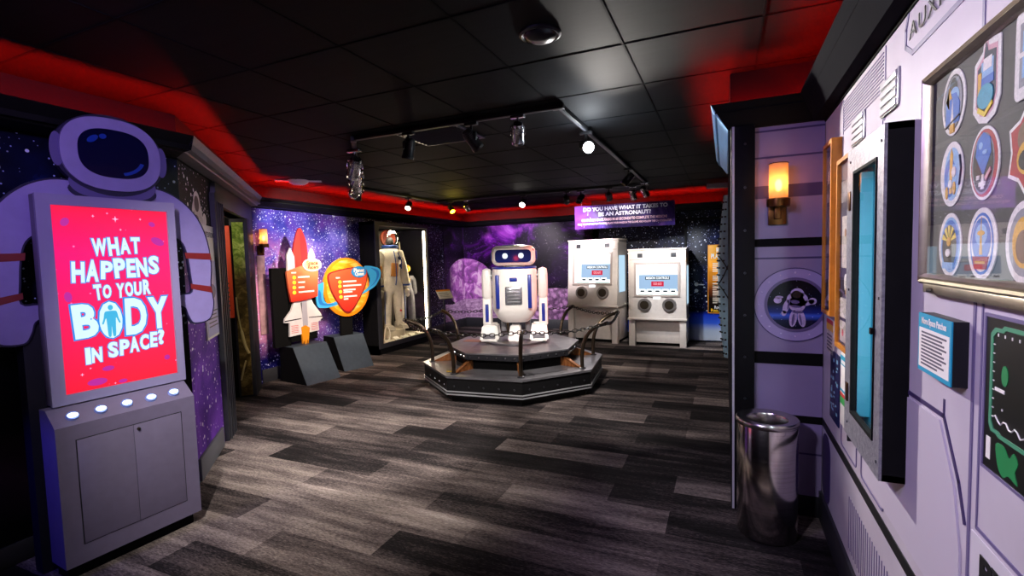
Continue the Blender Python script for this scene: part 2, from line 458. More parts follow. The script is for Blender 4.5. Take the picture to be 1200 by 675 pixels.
# ------------------------------------------------------------------ room shell
CEIL, LIP = 2.51, 2.32
MB().box(-9, 1.2, -3, 10.2, -0.05, 0).build('floor', M_CARPET, kind='structure')
MB().box(-9, 1.2, -3, 10.2, CEIL, CEIL + 0.05).build('ceiling', M_CEIL, kind='structure')
g = MB()
x = -0.45 - 0.6 * 9
while x < 0.5: g.box(x - .005, x + .005, -1, 9.6, CEIL - .0025, CEIL + .001); x += 0.6
y = 2.42 - 0.6 * 5
while y < 9.6: g.box(-5.4, .49, y - .005, y + .005, CEIL - .0025, CEIL + .001); y += 0.6
g.build('ceiling_grid', mat('black_grid', '#101113', 0.8, spec=.03), bpy.data.objects['ceiling'])

T = 0.12
UPB = mat('upper_wall_black', '#101012', .8, spec=.1)
def wall(name, m, p0, p1, holes=(), z1=CEIL):
    """a wall whose front is seen from the room; p0 is its left end as seen from the room. local x along, y into the wall"""
    p0, p1 = Vector((*p0, 0)), Vector((*p1, 0)); d = p1 - p0; L = d.length
    b = MB(); xs = 0.0
    for (x0, x1, z0, z1h) in holes:
        b.box(xs, x0, 0, T, 0, z1)
        b.box(x0, x1, 0, T, z1h, z1)
        if z0 > 0: b.box(x0, x1, 0, T, 0, z0)
        xs = x1
    b.box(xs, L, 0, T, 0, z1)
    return b.build(name, m, loc=p0, rot=math.atan2(d.y, d.x), kind='structure', smooth=False)
W1, W2, W3, W4, W5, W6 = (-3.353, 2.115), (-5.4, 4.265), (-5.4, 9.6), (-2.25, 9.6), (-2.25, 8.85), (.03, 8.85)
wall('wall_left', M_LEFT, (-3.353, -2.5), W1)
wL2 = wall('wall_left_diagonal', M_PURP, W1, W2, holes=[(1.16, 2.40, 0, 2.03)])
CASE_Y0, CASE_Y1 = 6.2, 7.72
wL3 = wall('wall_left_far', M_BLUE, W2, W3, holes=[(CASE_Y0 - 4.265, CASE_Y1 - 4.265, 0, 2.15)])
wall('wall_back', M_NEB, W3, W4)
wall('wall_back_step', M_STAR, W4, W5)
wall('wall_back_right', M_DOOR, W5, (.49, 8.85))
MB().box(.03, .49, 3.10, 8.85, 0, CEIL).build('wall_partition', NEARBLACK, kind='structure', smooth=False)
wR = wall('wall_right', M_PRINT, (.49, 3.10), (.49, -2.5))

def cornice(name, w0, w1, b0, b1, l0, l1, m, zb=2.22, zl=LIP, zw=None, led=True, dp=.05, lo=.35, hi=.5):
    """sloped fascia from bottom line b to lip line l, with an LED strip lying behind the lip"""
    zw = zw or zb
    v = lambda p, z: Vector((*p, z))
    ins = lambda p, q, t: (p[0] + (q[0] - p[0]) * t, p[1] + (q[1] - p[1]) * t)
    i0, i1 = ins(l0, w0, .18), ins(l1, w1, .18)
    o = MB()
    sec0 = [v(w0, zw), v(b0, zb), v(l0, zl), v(i0, zl), v(i0, zl - dp), v(w0, zl - dp - .005)]
    sec1 = [v(w1, zw), v(b1, zb), v(l1, zl), v(i1, zl), v(i1, zl - dp), v(w1, zl - dp - .005)]
    o.hull(sec0, sec1)
    bmesh.ops.recalc_face_normals(o.bm, faces=o.bm.faces)
    t = o.build(name, m, kind='structure', smooth=False)
    a, c = Vector((*w0, 0)), Vector((*w1, 0)); dd = (c - a).normalized(); nn = Vector((dd.y, -dd.x, 0)) * .006
    u_ = MB(); u_.hull([a + nn * -.5 + Vector((0, 0, zb - .01)), c + nn * -.5 + Vector((0, 0, zb - .01)), c + nn + Vector((0, 0, zb - .01)), a + nn + Vector((0, 0, zb - .01))], [a + nn * -.5 + Vector((0, 0, CEIL)), c + nn * -.5 + Vector((0, 0, CEIL)), c + nn + Vector((0, 0, CEIL)), a + nn + Vector((0, 0, CEIL))])
    bmesh.ops.recalc_face_normals(u_.bm, faces=u_.bm.faces); u_.build('upper_band', UPB, t, smooth=False)
    if led:
        s0, s1 = ins(w0, l0, lo), ins(w1, l1, lo); s2, s3 = ins(w1, l1, hi), ins(w0, l0, hi)
        e = MB(); e.hull([v(s0, zl - dp), v(s1, zl - dp), v(s2, zl - dp), v(s3, zl - dp)], [v(s0, zl - dp + .006), v(s1, zl - dp + .006), v(s2, zl - dp + .006), v(s3, zl - dp + .006)])
        bmesh.ops.recalc_face_normals(e.bm, faces=e.bm.faces)
        e.build('led_strip', LEDRED, t, smooth=False)
    return t
wj = [(-3.353, -2.5), W1, W2, W3, W4, W5, W6, (.03, 3.10), (.49, 3.10), (.49, -2.5)]
lj = [(-3.04, -2.5), (-3.04, 2.033), (-5.1, 4.194), (-5.1, 9.3), (-2.3, 9.3), (-2.3, 8.5), (-.075, 8.5), (-.075, 2.98), (.357, 2.98), (.357, -2.5)]
bj = [(-3.14, -2.5), (-3.14, 2.03), (-5.25, 4.24), (-5.25, 9.42), (-2.28, 9.42), (-2.28, 8.65), (.012, 8.65), (.012, 3.06), (.43, 3.06), (.43, -2.5)]
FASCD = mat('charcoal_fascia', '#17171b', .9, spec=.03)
mm = [BLACK, FASCIA, BLACK, BLACK, BLACK, BLACK, FASCIA_LIT, NEARBLACK, FASCD]  # same cornice throughout: unlit runs painted dark, the lit end pale
order = [1, 2, 3, 4, 5, 6, 7, 8, 9]
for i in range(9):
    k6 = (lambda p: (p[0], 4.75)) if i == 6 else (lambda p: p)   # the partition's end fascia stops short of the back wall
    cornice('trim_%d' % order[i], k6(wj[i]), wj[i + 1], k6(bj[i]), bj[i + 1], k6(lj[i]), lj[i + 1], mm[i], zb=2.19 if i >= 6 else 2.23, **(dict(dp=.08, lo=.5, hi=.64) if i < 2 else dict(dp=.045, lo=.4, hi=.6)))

MB().box(-.24, .03, 7.35, 7.5, 2.40, 2.46, .003).build('trim_11', FASCIA, kind='structure')
# baseboards
def baseboard(name, p0, p1, m, h=.11, t=.015, spans=None):
    p0, p1 = Vector((*p0, 0)), Vector((*p1, 0)); d = p1 - p0
    b = MB()
    for a, c in (spans or [(0, d.length)]): b.box(a, c, -t, 0, 0, h, .003)
    return b.build(name, m, loc=p0, rot=math.atan2(d.y, d.x), kind='structure')
baseboard('baseboard_left', (-3.353, -2.5), W1, BASEB)
baseboard('baseboard_left_diagonal', W1, W2, BASEG, .16, .02, [(0.02, .74)])
baseboard('baseboard_left_far', W2, W3, DARKGREY, .17, .02, [(0.02, CASE_Y0 - 4.265), (CASE_Y1 - 4.265, 5.33)])
baseboard('baseboard_back', W3, W4, DARKGREY, .2, .02)
baseboard('baseboard_back_right', W5, (-.62, 8.85), BASEB, .11)
baseboard('baseboard_partition', (.03, 3.10), (.49, 3.10), BASEB, .12)
baseboard('baseboard_right', (.49, 3.10), (.49, -2.5), DARKGREY, .16, .015)

# pillar that closes the partition: black steel post with bolts and a bright edge strip
pil = MB().box(.028, .150, 3.045, 3.0995, .0, 2.2, .004).build('trim_10', BLACK, kind='structure')
b = MB()
for k in range(9): b.cyl((.10, 3.045, .18 + k * .24), (.10, 3.036, .18 + k * .24), .007, .006, 10)
b.build('bolt', GUN, pil)
MB().box(.034, .046, 3.038, 3.046, .0, 2.2).build('edge_strip', mat('strip_light_grey', '#c4c4c8', .35), pil)

# violet partition face: stepped printed panels
pz = MB().box(.150, .487, 3.088, 3.0995, .12, 2.19).build('wall_partition_panel', PURPANEL, kind='structure')
def band(b, z0, z1, y=3.086): b.box(.150, .487, y, 3.0885, z0, z1)
b = MB()
for z in (2.165, 2.02, 1.46, .36): band(b, z - .005, z + .005)
b.build('panel_line', PURDARK, pz)
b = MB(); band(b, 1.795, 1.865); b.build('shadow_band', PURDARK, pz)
b = MB()
for z0, z1 in ((1.525, 1.57), (.862, .93), (.535, .575)): band(b, z0, z1, 3.083)
b.build('recess_strip', NEARBLACK, pz)
# ------------------------------------------------------------------ astronaut kiosk (left)
KLAV = mat('kiosk_laminate', '#6f6782', .5, vary=.05)
kt = thing('information_kiosk', 'lavender kiosk with pink touch screen and button deck before astronaut cutout', 'kiosk', (-2.88, 1.17, 0), R(85.35))
MB().box(.02, .595, .04, .16, 0, .075).build('toe_kick', NEARBLACK, kt)
MB().hull([(0, 0, .07), (.622, 0, .07), (.622, .16, .07), (0, .16, .07)], [(0, 0, .757), (.622, 0, .757), (.622, .16, .757), (0, .16, .757)]).build('cabinet', KLAV, kt)
b = MB(); b.hull([(0, 0, .757), (.622, 0, .757), (.622, .16, .757), (0, .16, .757)], [(0, .092, .834), (.622, .092, .834), (.622, .16, .834), (0, .16, .834)])
b.build('button_deck', KLAV, kt)
for x0, x1, hx in ((.077, .3125, None), (.3145, .545, .335)):
    d = MB().box(x0, x1, -.004, .01, .165, .68, .0015).build('door', KLAV, kt)
    if hx: MB().cyl((hx, -.004, .655), (hx, -.014, .655), .008, .007, 14).build('lock', BRONZE, d)
b = MB(); b.prism(rect(.073, .549, .161, .684), -.001, .0); b.build('door_gap', KPRINT, kt)
GLOW = mat('lit_button', (.55, .75, 1.0), .3, emit=5.0)
n = Vector((0, -.077, .092)).normalized() ; nrm = Vector((0, -.64, .768))
for i in range(5):
    c = Vector((.082 + i * .113, .040, .757 + .0335))
    g = MB().cyl(c - nrm * .002, c + nrm * .012, .027, .024, 24).build('button', mat('button_collar', '#7d8fd0', .3), kt)
    MB().ball(c + nrm * .012, .021, (1, .9, .55)).build('light_dome', GLOW, g)
# screen box
MB().box(.03, .63, .105, .165, .845, 1.87, .004).build('screen_housing', KLAV, kt)
b = MB(); b.ring(rect(.028, .632, .842, 1.872), rect(.083, .593, .89, 1.82), .088, .106); b.build('bezel', mat('lilac_bezel', '#8b84a6', .4), kt)
def screen_pink():
    n = NT('pink_screen', .25)
    x, y, z = n.xyz()
    base = n.ramp(n.math('MULTIPLY', n.math('SUBTRACT', z, .89), 1.08), [(0.0, '#ff1035'), (0.45, '#ff0a62'), (0.75, '#ff0a78'), (1.0, '#ff1648')])
    d = n.voro(17.0)
    f = n.math('MULTIPLY', n.math('SUBTRACT', .09, d), 40, clamp=True)
    base = n.mix(n.math('MULTIPLY', f, .7), base, '#ff9ae0')
    n.t.links.new(base, n.b.inputs['Emission Color']); n.b.inputs['Emission Strength'].default_value = 1.0
    n.b.inputs['Base Color'].default_value = (.02, .02, .02, 1)
    return n.m
sc = MB().box(.083, .593, .1, .104, .89, 1.82).build('screen', screen_pink(), kt)
CY = mat('pale_cyan_light', (.72, .96, 1.0), .4, emit=.98); CB = mat('blue_outline_light', (.03, .30, .95), .4, emit=.85)
PKD = mat('magenta_light', (.62, .03, .42), .4, emit=.8); SKYL = mat('sky_light', (.06, .52, .85), .4, emit=.9)
def jagged(b, o, txt, x0, x1, z0, size_h, zs=0.0, rnd=None):
    """chunky uneven lettering: each letter scaled and nudged"""
    rr = random.Random(hash(txt) % 97 if rnd is None else rnd); n = len(txt); wd = {'I': .5, ' ': .45, 'W': 1.35, '?': .8, 'M': 1.3, 'T': .9, 'E': .8}
    tot = sum(wd.get(c, 1) for c in txt); x = x0
    for i, c in enumerate(txt):
        k = wd.get(c, 1) / tot * (x1 - x0)
        if c != ' ':
            h = size_h * rr.uniform(.80, .96); zc = z0 + zs * ((x + k / 2) - (x0 + x1) / 2) + rr.uniform(-.04, .04) * size_h
            M = Matrix.Translation((x + k / 2, 0, zc)) @ Matrix.Rotation(rr.uniform(-.07, .07), 4, 'Y')
            s_ = h / .69
            b.text(c, 0, 0, s_, .0975, .002, bold=.045 * s_, width=k * .90, M=M)
            o.text(c, 0, 0, s_, .0990, .002, bold=.075 * s_, width=k * 1.04, M=M)
        x += k
b, o = MB(), MB()
jagged(b, o, 'WHAT', .232, .452, 1.615, .095, .04, 3)
jagged(b, o, 'HAPPENS', .142, .538, 1.497, .105, .08, 5)
jagged(b, o, 'TO YOUR', .228, .485, 1.385, .076, .06, 2)
jagged(b, o, 'BODY', .125, .572, 1.235, .185, .04, 8)
jagged(b, o, 'IN SPACE?', .172, .54, 1.082, .082, .14, 6)
o.build('lettering_outline', CB, sc); b.build('lettering', CY, sc)
b = MB(); cx, cz = .292, 1.234
b.prism(ell(cx, cz, .050, .092), .0962, .0972); b.build('letter_disc', CY, sc)
b = MB(); b.prism(ell(cx, cz + .068, .011, .014), .094, .0958)
b.prism(smooth_poly([(cx - .011, cz + .05), (cx - .026, cz + .045), (cx - .033, cz + .01), (cx - .040, cz - .012), (cx - .034, cz - .016), (cx - .022, cz + .015), (cx - .019, cz - .02), (cx - .016, cz - .08), (cx - .004, cz - .08), (cx, cz - .025), (cx + .004, cz - .08), (cx + .016, cz - .08), (cx + .019, cz - .02), (cx + .022, cz + .015), (cx + .034, cz - .016), (cx + .040, cz - .012), (cx + .033, cz + .01), (cx + .026, cz + .045), (cx + .011, cz + .05)], 3), .094, .0958)
b.build('body_figure', SKYL, sc)
b = MB()
for (x, z, rx, rz, ro) in ((.135, 1.74, .016, .022, -.5), (.515, 1.745, .016, .013, -.4), (.538, 1.65, .034, .020, -.5), (.125, 1.37, .015, .026, .1), (.545, 1.30, .010, .020, .1), (.265, .985, .026, .013, 0), (.215, .925, .042, .018, 0), (.325, .905, .020, .010, 0), (.545, .99, .014, .014, 0)):
    b.prism(ell(x, z, rx, rz, 20, rot=ro), .0985, .0995)
b.build('cell_pattern', PKD, sc)
b = MB()
for (x, z, r) in ((.345, 1.765, .016), (.25, 1.775, .008), (.46, 1.77, .007), (.365, 1.71, .007), (.155, .975, .009), (.19, 1.0, .006), (.29, .9, .006)):
    b.prism([(x + (r if k % 2 == 0 else r * .28) * math.cos(k * PI / 4), z + (r if k % 2 == 0 else r * .28) * math.sin(k * PI / 4)) for k in range(8)], .098, .0988)
b.build('sparkle_pattern', mat('pink_light', (1, .55, .9), .4, emit=.95), sc)
# astronaut cutout behind the screen
yb0, yb1 = .19, .212
cut = thing('astronaut_cutout', 'large flat cartoon astronaut board with navy visor behind the pink screen', 'cutout', (-2.88, 1.17, 0), R(85.35))
CUT = mat('astronaut_lavender_print', '#8d82b4', .5, vary=.05); CUTSH = mat('astronaut_outline_print', '#191338', .5); VIS = mat('navy_visor_print', '#06082e', .18); CUTMID = mat('astronaut_fold_print', '#5b5086', .5)
bodyL = [(.33, 1.93), (.2, 1.965), (.10, 1.955), (.0, 1.90), (-.085, 1.80), (-.135, 1.66), (-.15, 1.5), (-.14, 1.38), (-.15, 1.26), (-.115, 1.165), (-.02, 1.15), (.015, 1.2), (.03, 1.25), (.068, 1.272), (.072, 1.32), (.04, 1.345), (-.015, 1.352), (-.012, 1.45), (-.002, 1.56), (.02, 1.64), (.07, 1.68), (.15, 1.69), (.16, 1.5), (.16, .9), (.33, .9)]
bodyR = [(.735 - x, z) for x, z in bodyL]
outl = MB()
for p in (bodyL, bodyR):
    c = Vector((sum(q[0] for q in p) / len(p), sum(q[1] for q in p) / len(p)))
    outl.prism(smooth_poly(p, 4), yb0 + .004, yb1)
outl.prism(ell(.39, 2.11, .252, .215, 40), yb0 - .010, yb1); outl.prism(ell(.39, 1.92, .2, .07, 30), yb0 - .008, yb1)
outl.build('backing_board', CUTSH, cut)
def shrink(p, d):
    n = len(p); out = []
    for i in range(n):
        a, q, c = Vector(p[i - 1]), Vector(p[i]), Vector(p[(i + 1) % n]); t = (c - a).normalized(); out.append(tuple(q + Vector((-t.y, t.x)) * d))
    return out
area = lambda p: sum(p[i][0] * p[(i + 1) % len(p)][1] - p[(i + 1) % len(p)][0] * p[i][1] for i in range(len(p)))
b = MB()
for p in (bodyL, bodyR):
    q = smooth_poly(p, 4); b.prism(shrink(q, .009 if area(q) > 0 else -.009), yb0, yb0 + .004)
b.build('suit', CUT, cut)
b = MB()
for s_ in (-1, 1):
    X = lambda x: .3675 + s_ * (.3675 - x)
    MB().prism([(X(-.142), 1.585), (X(.01), 1.59), (X(.006), 1.555), (X(-.147), 1.545)], yb0 - .003, yb0).build('arm_band', REDBAND, cut)
    MB().prism([(X(-.135), 1.375), (X(-.012), 1.40), (X(-.012), 1.37), (X(-.142), 1.335)], yb0 - .003, yb0).build('arm_band', REDBAND, cut)
b = MB(); b.prism(smooth_poly([(.195, 1.94), (.25, 1.89), (.39, 1.872), (.53, 1.89), (.585, 1.94), (.56, 1.985), (.39, 1.93), (.22, 1.985)], 5), yb0 - .0085, yb0 - .008)
b.prism(ell(.155, 2.11, .028, .085), yb0 - .012, yb0 - .010); b.prism(ell(.625, 2.11, .028, .085), yb0 - .012, yb0 - .010)
b.build('neck_ring', CUTMID, cut)
hel = MB().prism([(.39 + .226 * math.copysign(abs(math.cos(a)) ** .82, math.cos(a)), 2.115 + .192 * math.copysign(abs(math.sin(a)) ** .82, math.sin(a))) for a in [2 * PI * i / 56 for i in range(56)]], yb0 - .022, yb0 - .010).build('helmet', CUT, cut)
MB().prism([(.395 + .160 * math.copysign(abs(math.cos(a)) ** .75, math.cos(a)), 2.12 + .128 * math.copysign(abs(math.sin(a)) ** .75, math.sin(a))) for a in [2 * PI * i / 56 for i in range(56)]], yb0 - .025, yb0 - .022).build('visor', VIS, cut)
b = MB(); BL = mat('blue_glint_print', '#123a9a', .3)
b.prism(ell(.30, 2.185, .03, .014, 20, rot=.7), yb0 - .027, yb0 - .025); b.prism(ell(.345, 2.205, .017, .013, 16, rot=.4), yb0 - .027, yb0 - .025)
b.prism([(.395 + .14 * math.cos(a), 2.115 + .11 * math.sin(a)) for a in [-1.3 + 1.0 * i / 8 for i in range(9)]] + [(.395 + .122 * math.cos(a), 2.115 + .095 * math.sin(a)) for a in [-.3 - 1.0 * i / 8 for i in range(9)]], yb0 - .027, yb0 - .025)
b.build('visor_highlight', BL, cut)
MB().box(-.02, .62, .215, .30, 0, 1.3).build('support', mat('support_navy', '#0b0b1c', .6), cut)

# ------------------------------------------------------------------ diagonal wall (L2): mural astronaut, poster, switch, doorway
A2 = math.atan2(W2[1] - W1[1], W2[0] - W1[0]); t2 = Vector((math.cos(A2), math.sin(A2), 0)); n2 = Vector((t2.y, -t2.x, 0))
def on2(s, d=0.0, z=0.0): return Vector((*W1, 0)) + t2 * (s + .09) + n2 * d + Vector((0, 0, z))
def pole_fig(b0, b1, b2, y, cx, cz, k, wave=-1):
    """flat printed astronaut: suit, shade and visor shapes; k = figure height scale"""
    E = lambda b, x, z, rx, rz, ro=0, dy=0: b.prism(ell(cx + x * k * -wave, cz + z * k, rx * k, rz * k, 22, rot=ro * -wave), y - dy, y - dy + .0008)
    E(b0, 0, .30, .155, .15); E(b0, .0, .05, .19, .22); E(b0, .09, -.33, .085, .22, .12); E(b0, -.10, -.33, .085, .22, -.18)
    E(b0, -.24, .08, .07, .15, 1.2); E(b0, -.34, .12, .09, .085); E(b0, .25, -.03, .07, .19, .25); E(b0, .30, -.2, .06, .07); E(b0, 0, .16, .24, .2)
    E(b1, .03, -.02, .12, .03, .1, .001); E(b1, .05, .10, .10, .05, .1, .001); E(b1, -.02, -.17, .13, .03, 0, .001); E(b1, .09, -.36, .03, .16, .12, .001); E(b1, -.08, -.36, .02, .15, -.15, .001); E(b1, .19, .04, .02, .15, .2, .001)
    E(b2, .02, .29, .105, .10, 0, .0015)
am = thing('astronaut_print', 'pale floating astronaut printed on the dark star wall above the poster', 'mural', on2(.33, .004, 1.80), A2)
b0, b1, b2 = MB(), MB(), MB()
pole_fig(b0, b1, b2, 0, 0, 0, .60, 1)
b0.build('suit_print', mat('suit_print_pale', '#efe2e2', .5, vary=.2), am); b1.build('shade_print', mat('suit_print_shade', '#7d6a72', .5), am); b2.build('visor_print', mat('visor_print', '#3a1710', .4), am)
po = thing('framed_poster', 'white framed information poster partly behind the cutout\'s right arm', 'poster', on2(.60, .0, 0), A2)
MB().box(-.24, .22, -.012, 0, .93, 1.83, .002).build('frame', WPRINT, po)
MB().box(-.215, .195, -.0135, -.012, .95, 1.55).build('printed_area', mat('lilac_print', '#b9b6dc', .5), po)
b = MB(); b.text('EXPEDITION', -.01, 1.755, .06, -.0135, .001, width=.3)
for k in range(5): b.box(-.17, .13 - .05 * (k % 2), -.0142, -.0135, 1.02 + k * .03, 1.03 + k * .03)
b.build('lettering', mat('grey_print', '#55515e', .5), po)
MB().prism(ell(-.02, 1.3, .12, .06), -.0145, -.0137).build('picture', mat('slate_print', '#57628e', .5), po)
sw = thing('light_switch', 'small white light switch beside the dark door frame', 'switch', on2(.86, 0, 1.43), A2)
MB().box(-.035, .035, -.008, 0, -.06, .06, .003).build('plate', WHITE, sw)
MB().box(-.012, .012, -.016, -.007, -.022, .022, .003).build('rocker', WPRINT, sw)
# doorway
dr = MB()
for s0, s1 in ((.84, 1.13), (2.36, 2.74)): dr.box(s0, s1, -.04, .14, 0, 2.12, .004)
dr.box(.88, 2.74, -.04, .14, 2.03, 2.215, .004)
dr.build('door_1', DARKGREY, loc=(*W1, 0), rot=A2, kind='structure')
b = MB()
for s0 in (.90, .97, 1.04, 1.10): b.box(s0, s0 + .014, -.048, -.04, 0, 2.05)
b.build('frame_groove', MIDGREY, bpy.data.objects['door_1'])
# hall beyond the doorway: its far wall starts at the right jamb and runs away from the room
hp = Vector((*W1, 0)) + t2 * 2.37
hall = MB().box(-2.2, -.14, 0.005, .06, 0, 2.51).build('wall_hall', NEARBLACK, loc=hp, rot=math.atan2(n2.y, n2.x), kind='structure', smooth=False)
def forest():
    n = NT('forest_print', .5); x, y, z = n.xyz()
    a = n.noise(9, 8, .7, .6); lo = n.ramp(a, [(.3, '#1d160a'), (.5, '#5a4a22'), (.68, '#a08a4c')]); hi = n.ramp(a, [(.3, '#24330f'), (.48, '#6c8a2c'), (.62, '#b9cc6a'), (.75, '#eef0c0')])
    return n.done(n.mix(n.math('MULTIPLY', n.math('SUBTRACT', z, 1.35), 3, clamp=True), lo, hi))
fm = tag(MB().box(-.115, -.0, -.01, .004, .02, 1.99).build('forest_picture', forest(), loc=hp + t2 * -.01, rot=math.atan2(n2.y, n2.x)), 'tall printed forest picture with a pale tree root in the doorway', 'picture')
b = MB(); b.tube(spline([(-.110, -.012, 1.15), (-.10, -.012, .95), (-.075, -.012, .75), (-.05, -.012, .6), (-.015, -.012, .5)], 6), [.008] * 12 + [.016] * 13, 8); b.tube(spline([(-.11, -.012, .2), (-.08, -.012, .32), (-.05, -.012, .42)], 6), .01, 8)
b.build('root', mat('root_print', '#c2b173', .5), fm)
ob = tag(MB().box(-.62, -.135, -.03, 0, .92, 1.95).build('orange_banner', mat('hall_orange', '#e0481c', .5), loc=hp + t2 * -.01, rot=math.atan2(n2.y, n2.x)), 'orange banner hanging in the hall seen through the doorway', 'banner')
b = MB()
for k in range(7): b.box(-.58, -.17, -.034, -.03, 1.0 + k * .05, 1.018 + k * .05)
b.build('lettering', KPRINT, ob)
rk = thing('hall_rack', 'dark metal rack standing below the orange banner in the hall', 'rack', hp + n2 * -.30 + t2 * -.06, math.atan2(n2.y, n2.x))
for xx in (-.4, -.02): MB().cyl((xx, 0, 0), (xx, 0, .9), .012).build('upright', SILVER, rk)
for z in (.12, .42, .68, .85): MB().box(-.4, -.02, -.03, .03, z - .01, z + .01).build('rail', SILVER, rk)
lamp = thing('hall_downlight', 'small lit ceiling lamp seen through the top of the doorway', 'lamp', hp + n2 * -.9 + t2 * -.35 + Vector((0, 0, 2.40)), 0)
MB().cyl((0, 0, 0), (0, 0, .11), .06).build('housing', WHITE, lamp); MB().cyl((0, 0, -.004), (0, 0, .0), .05).build('lens', mat('warm_lens', (1, .9, .75), .4, emit=8), lamp)

# ------------------------------------------------------------------ wall sconces
def shade_mat():
    m = bpy.data.materials.new('amber_mesh_shade'); m.use_nodes = True; nt = m.node_tree
    out = [n for n in nt.nodes if n.type == 'OUTPUT_MATERIAL'][0]; nt.nodes.remove(nt.nodes['Principled BSDF'])
    tl = nt.nodes.new('ShaderNodeBsdfTranslucent'); tl.inputs[0].default_value = (.95, .56, .26, 1)
    tr = nt.nodes.new('ShaderNodeBsdfTransparent'); tr.inputs[0].default_value = (1, .72, .42, 1)
    df = nt.nodes.new('ShaderNodeBsdfDiffuse'); df.inputs[0].default_value = (.75, .55, .38, 1)
    m1 = nt.nodes.new('ShaderNodeMixShader'); m1.inputs[0].default_value = .45; m2 = nt.nodes.new('ShaderNodeMixShader'); m2.inputs[0].default_value = .3
    nt.links.new(tl.outputs[0], m1.inputs[1]); nt.links.new(df.outputs[0], m1.inputs[2]); nt.links.new(m1.outputs[0], m2.inputs[1]); nt.links.new(tr.outputs[0], m2.inputs[2]); nt.links.new(m2.outputs[0], out.inputs[0])
    return m
SHADE = shade_mat()
def sconce(loc, rot, label, k=1.0):
    t = thing('wall_sconce', label, 'wall lamp', loc, rot, 'cylinder wall sconces')
    MB().box(-.045, .045, -.02, 0, -.10, .02, .003).build('mounting_plate', BRASS, t)
    b = MB(); b.lathe([(.001, -.005), (.056, -.005), (.058, .01), (.058, .035), (.05, .04), (.001, .04)], 28, Matrix.Translation((0, -.075, 0))); b.box(-.016, .016, -.06, -.015, -.07, .0, .003); b.build('holder', BRASS, t)
    b = MB(); b.lathe([(.046, .03), (.046, .225)], 32, Matrix.Translation((0, -.075, 0))); b.build('lamp_shade', SHADE, t)
    b = MB()
    for z in (.225, .032): b.tube([(.0465 * math.cos(a), -.075 + .0465 * math.sin(a), z) for a in [2 * PI * i / 28 for i in range(28)]], .0025, 6, True)
    b.build('shade_rim', BRASS, t)
    b = MB(); b.ball((0, -.075, .11), .017, (1, 1, 1.9)); b.build('bulb', mat('amber_bulb', (1, .62, .22), .4, emit=16), t)
    return t
sconce((.262, 3.085, 1.745), 0, 'glowing amber cylinder sconce on the violet panelled wall')
sconce((-5.395, 4.36, 1.73), R(90), 'glowing amber cylinder sconce on the blue galaxy wall beside the doorway')
bn = tag(MB().box(-.05, .06, -.012, 0, .62, 1.62).build('narrow_banner', mat('orange_lilac_print', '#b08a92', .5, vary=.4, scale=9), loc=(-5.395, 4.35, 0), rot=R(90)), 'narrow orange printed strip on the wall below the far left sconce', 'banner')

# ------------------------------------------------------------------ cutout boards and their plinths
def plinth(o, rot, x0, x1, label):
    t = thing('wedge_plinth', label, 'plinth', o, rot, 'wedge plinths under the cutout boards')
    MB().hull([(x0, 0, 0), (x1, 0, 0), (x1, .55, 0), (x0, .55, 0)], [(x0, .26, .455), (x1, .26, .455), (x1, .55, .455), (x0, .55, .455)]).build('plinth_body', mat('slate_laminate', '#3a4450', .45, vary=.1), t)
    b = MB(); b.hull([(x0 - .004, .012, .0), (x0, .012, 0), (x0, .55, 0), (x0 - .004, .55, 0)], [(x0 - .004, .262, .452), (x0, .262, .452), (x0, .55, .452), (x0 - .004, .55, .452)]); b.build('side_panel', NEARBLACK, t)
    return t
plinth((-4.725, 4.375, 0), R(81), 0, .49, 'slate grey wedge plinth carrying the red and white shuttle board')
plinth((-4.83, 5.13, 0), R(72), 0, .46, 'slate grey wedge plinth carrying the orange planet board')
sh = thing('shuttle_board', 'cutout space shuttle board with red nose and orange quiz panel', 'sign', (-5.06, 4.70, 0), R(82))
SHW = mat('shuttle_white_print', '#e6e1e2', .4, vary=.04); SHG = mat('shuttle_shade_print', '#b6b2bd', .45)
b = MB(); b.prism([(-.131, 1.05), (-.187, .912), (-.277, .815), (-.288, .764), (-.216, .754), (-.226, .577), (-.067, .589), (.207, .605), (.201, .72), (.27, .768), (.243, .836), (.143, .97), (.106, 1.05), (.12, 1.3), (-.14, 1.3)], 0, .03)
b.build('wings', SHW, sh)
b = MB(); b.prism(smooth_poly([(-.012, 1.97), (-.085, 1.8), (-.12, 1.6), (-.121, 1.3), (.081, 1.3), (.092, 1.6), (.085, 1.765), (.05, 1.892)], 4), 0, .03); b.build('red_nose', RED, sh)
b = MB(); b.prism([(-.012, 1.96), (.0, 1.3), (.081, 1.3), (.09, 1.6), (.083, 1.765), (.05, 1.892)], -.001, 0); b.build('nose_shade', mat('dark_red_print', '#b8262a', .4), sh)
for pts in ([(-.157, 1.712), (-.205, 1.622), (-.215, 1.35), (-.106, 1.35), (-.106, 1.6)], [(.154, 1.712), (.1, 1.6), (.095, 1.35), (.193, 1.35), (.199, 1.618)]):
    q = MB().prism(pts, -.004, .026).build('booster', SHW, sh); m_ = pts[0][0]
    MB().prism([(m_, 1.7), (m_ + .02, 1.35), (pts[3][0], 1.35), (pts[4][0], pts[4][1])], -.005, -.004).build('booster_shade', SHG, q)
b = MB(); b.prism([(.0, 1.02), (.03, .6), (-.01, .6), (-.05, 1.0)], -.002, 0); b.prism([(-.285, .79), (-.05, .80), (-.05, .79), (-.287, .775)], -.002, 0); b.prism([(.06, .80), (.268, .795), (.268, .78), (.06, .79)], -.002, 0)
b.build('wing_line', KPRINT, sh)
b = MB(); b.prism(rect(-.035, .04, .69, 1.03), -.003, 0); b.build('fuselage_shade', SHG, sh)
b = MB(); b.prism([(-.06, .68), (-.048, .46), (-.02, .52), (-.01, .43), (.02, .52), (.03, .44), (.062, .66), (.0, .70)], -.008, .02); b.build('flame', ORANGE, sh)
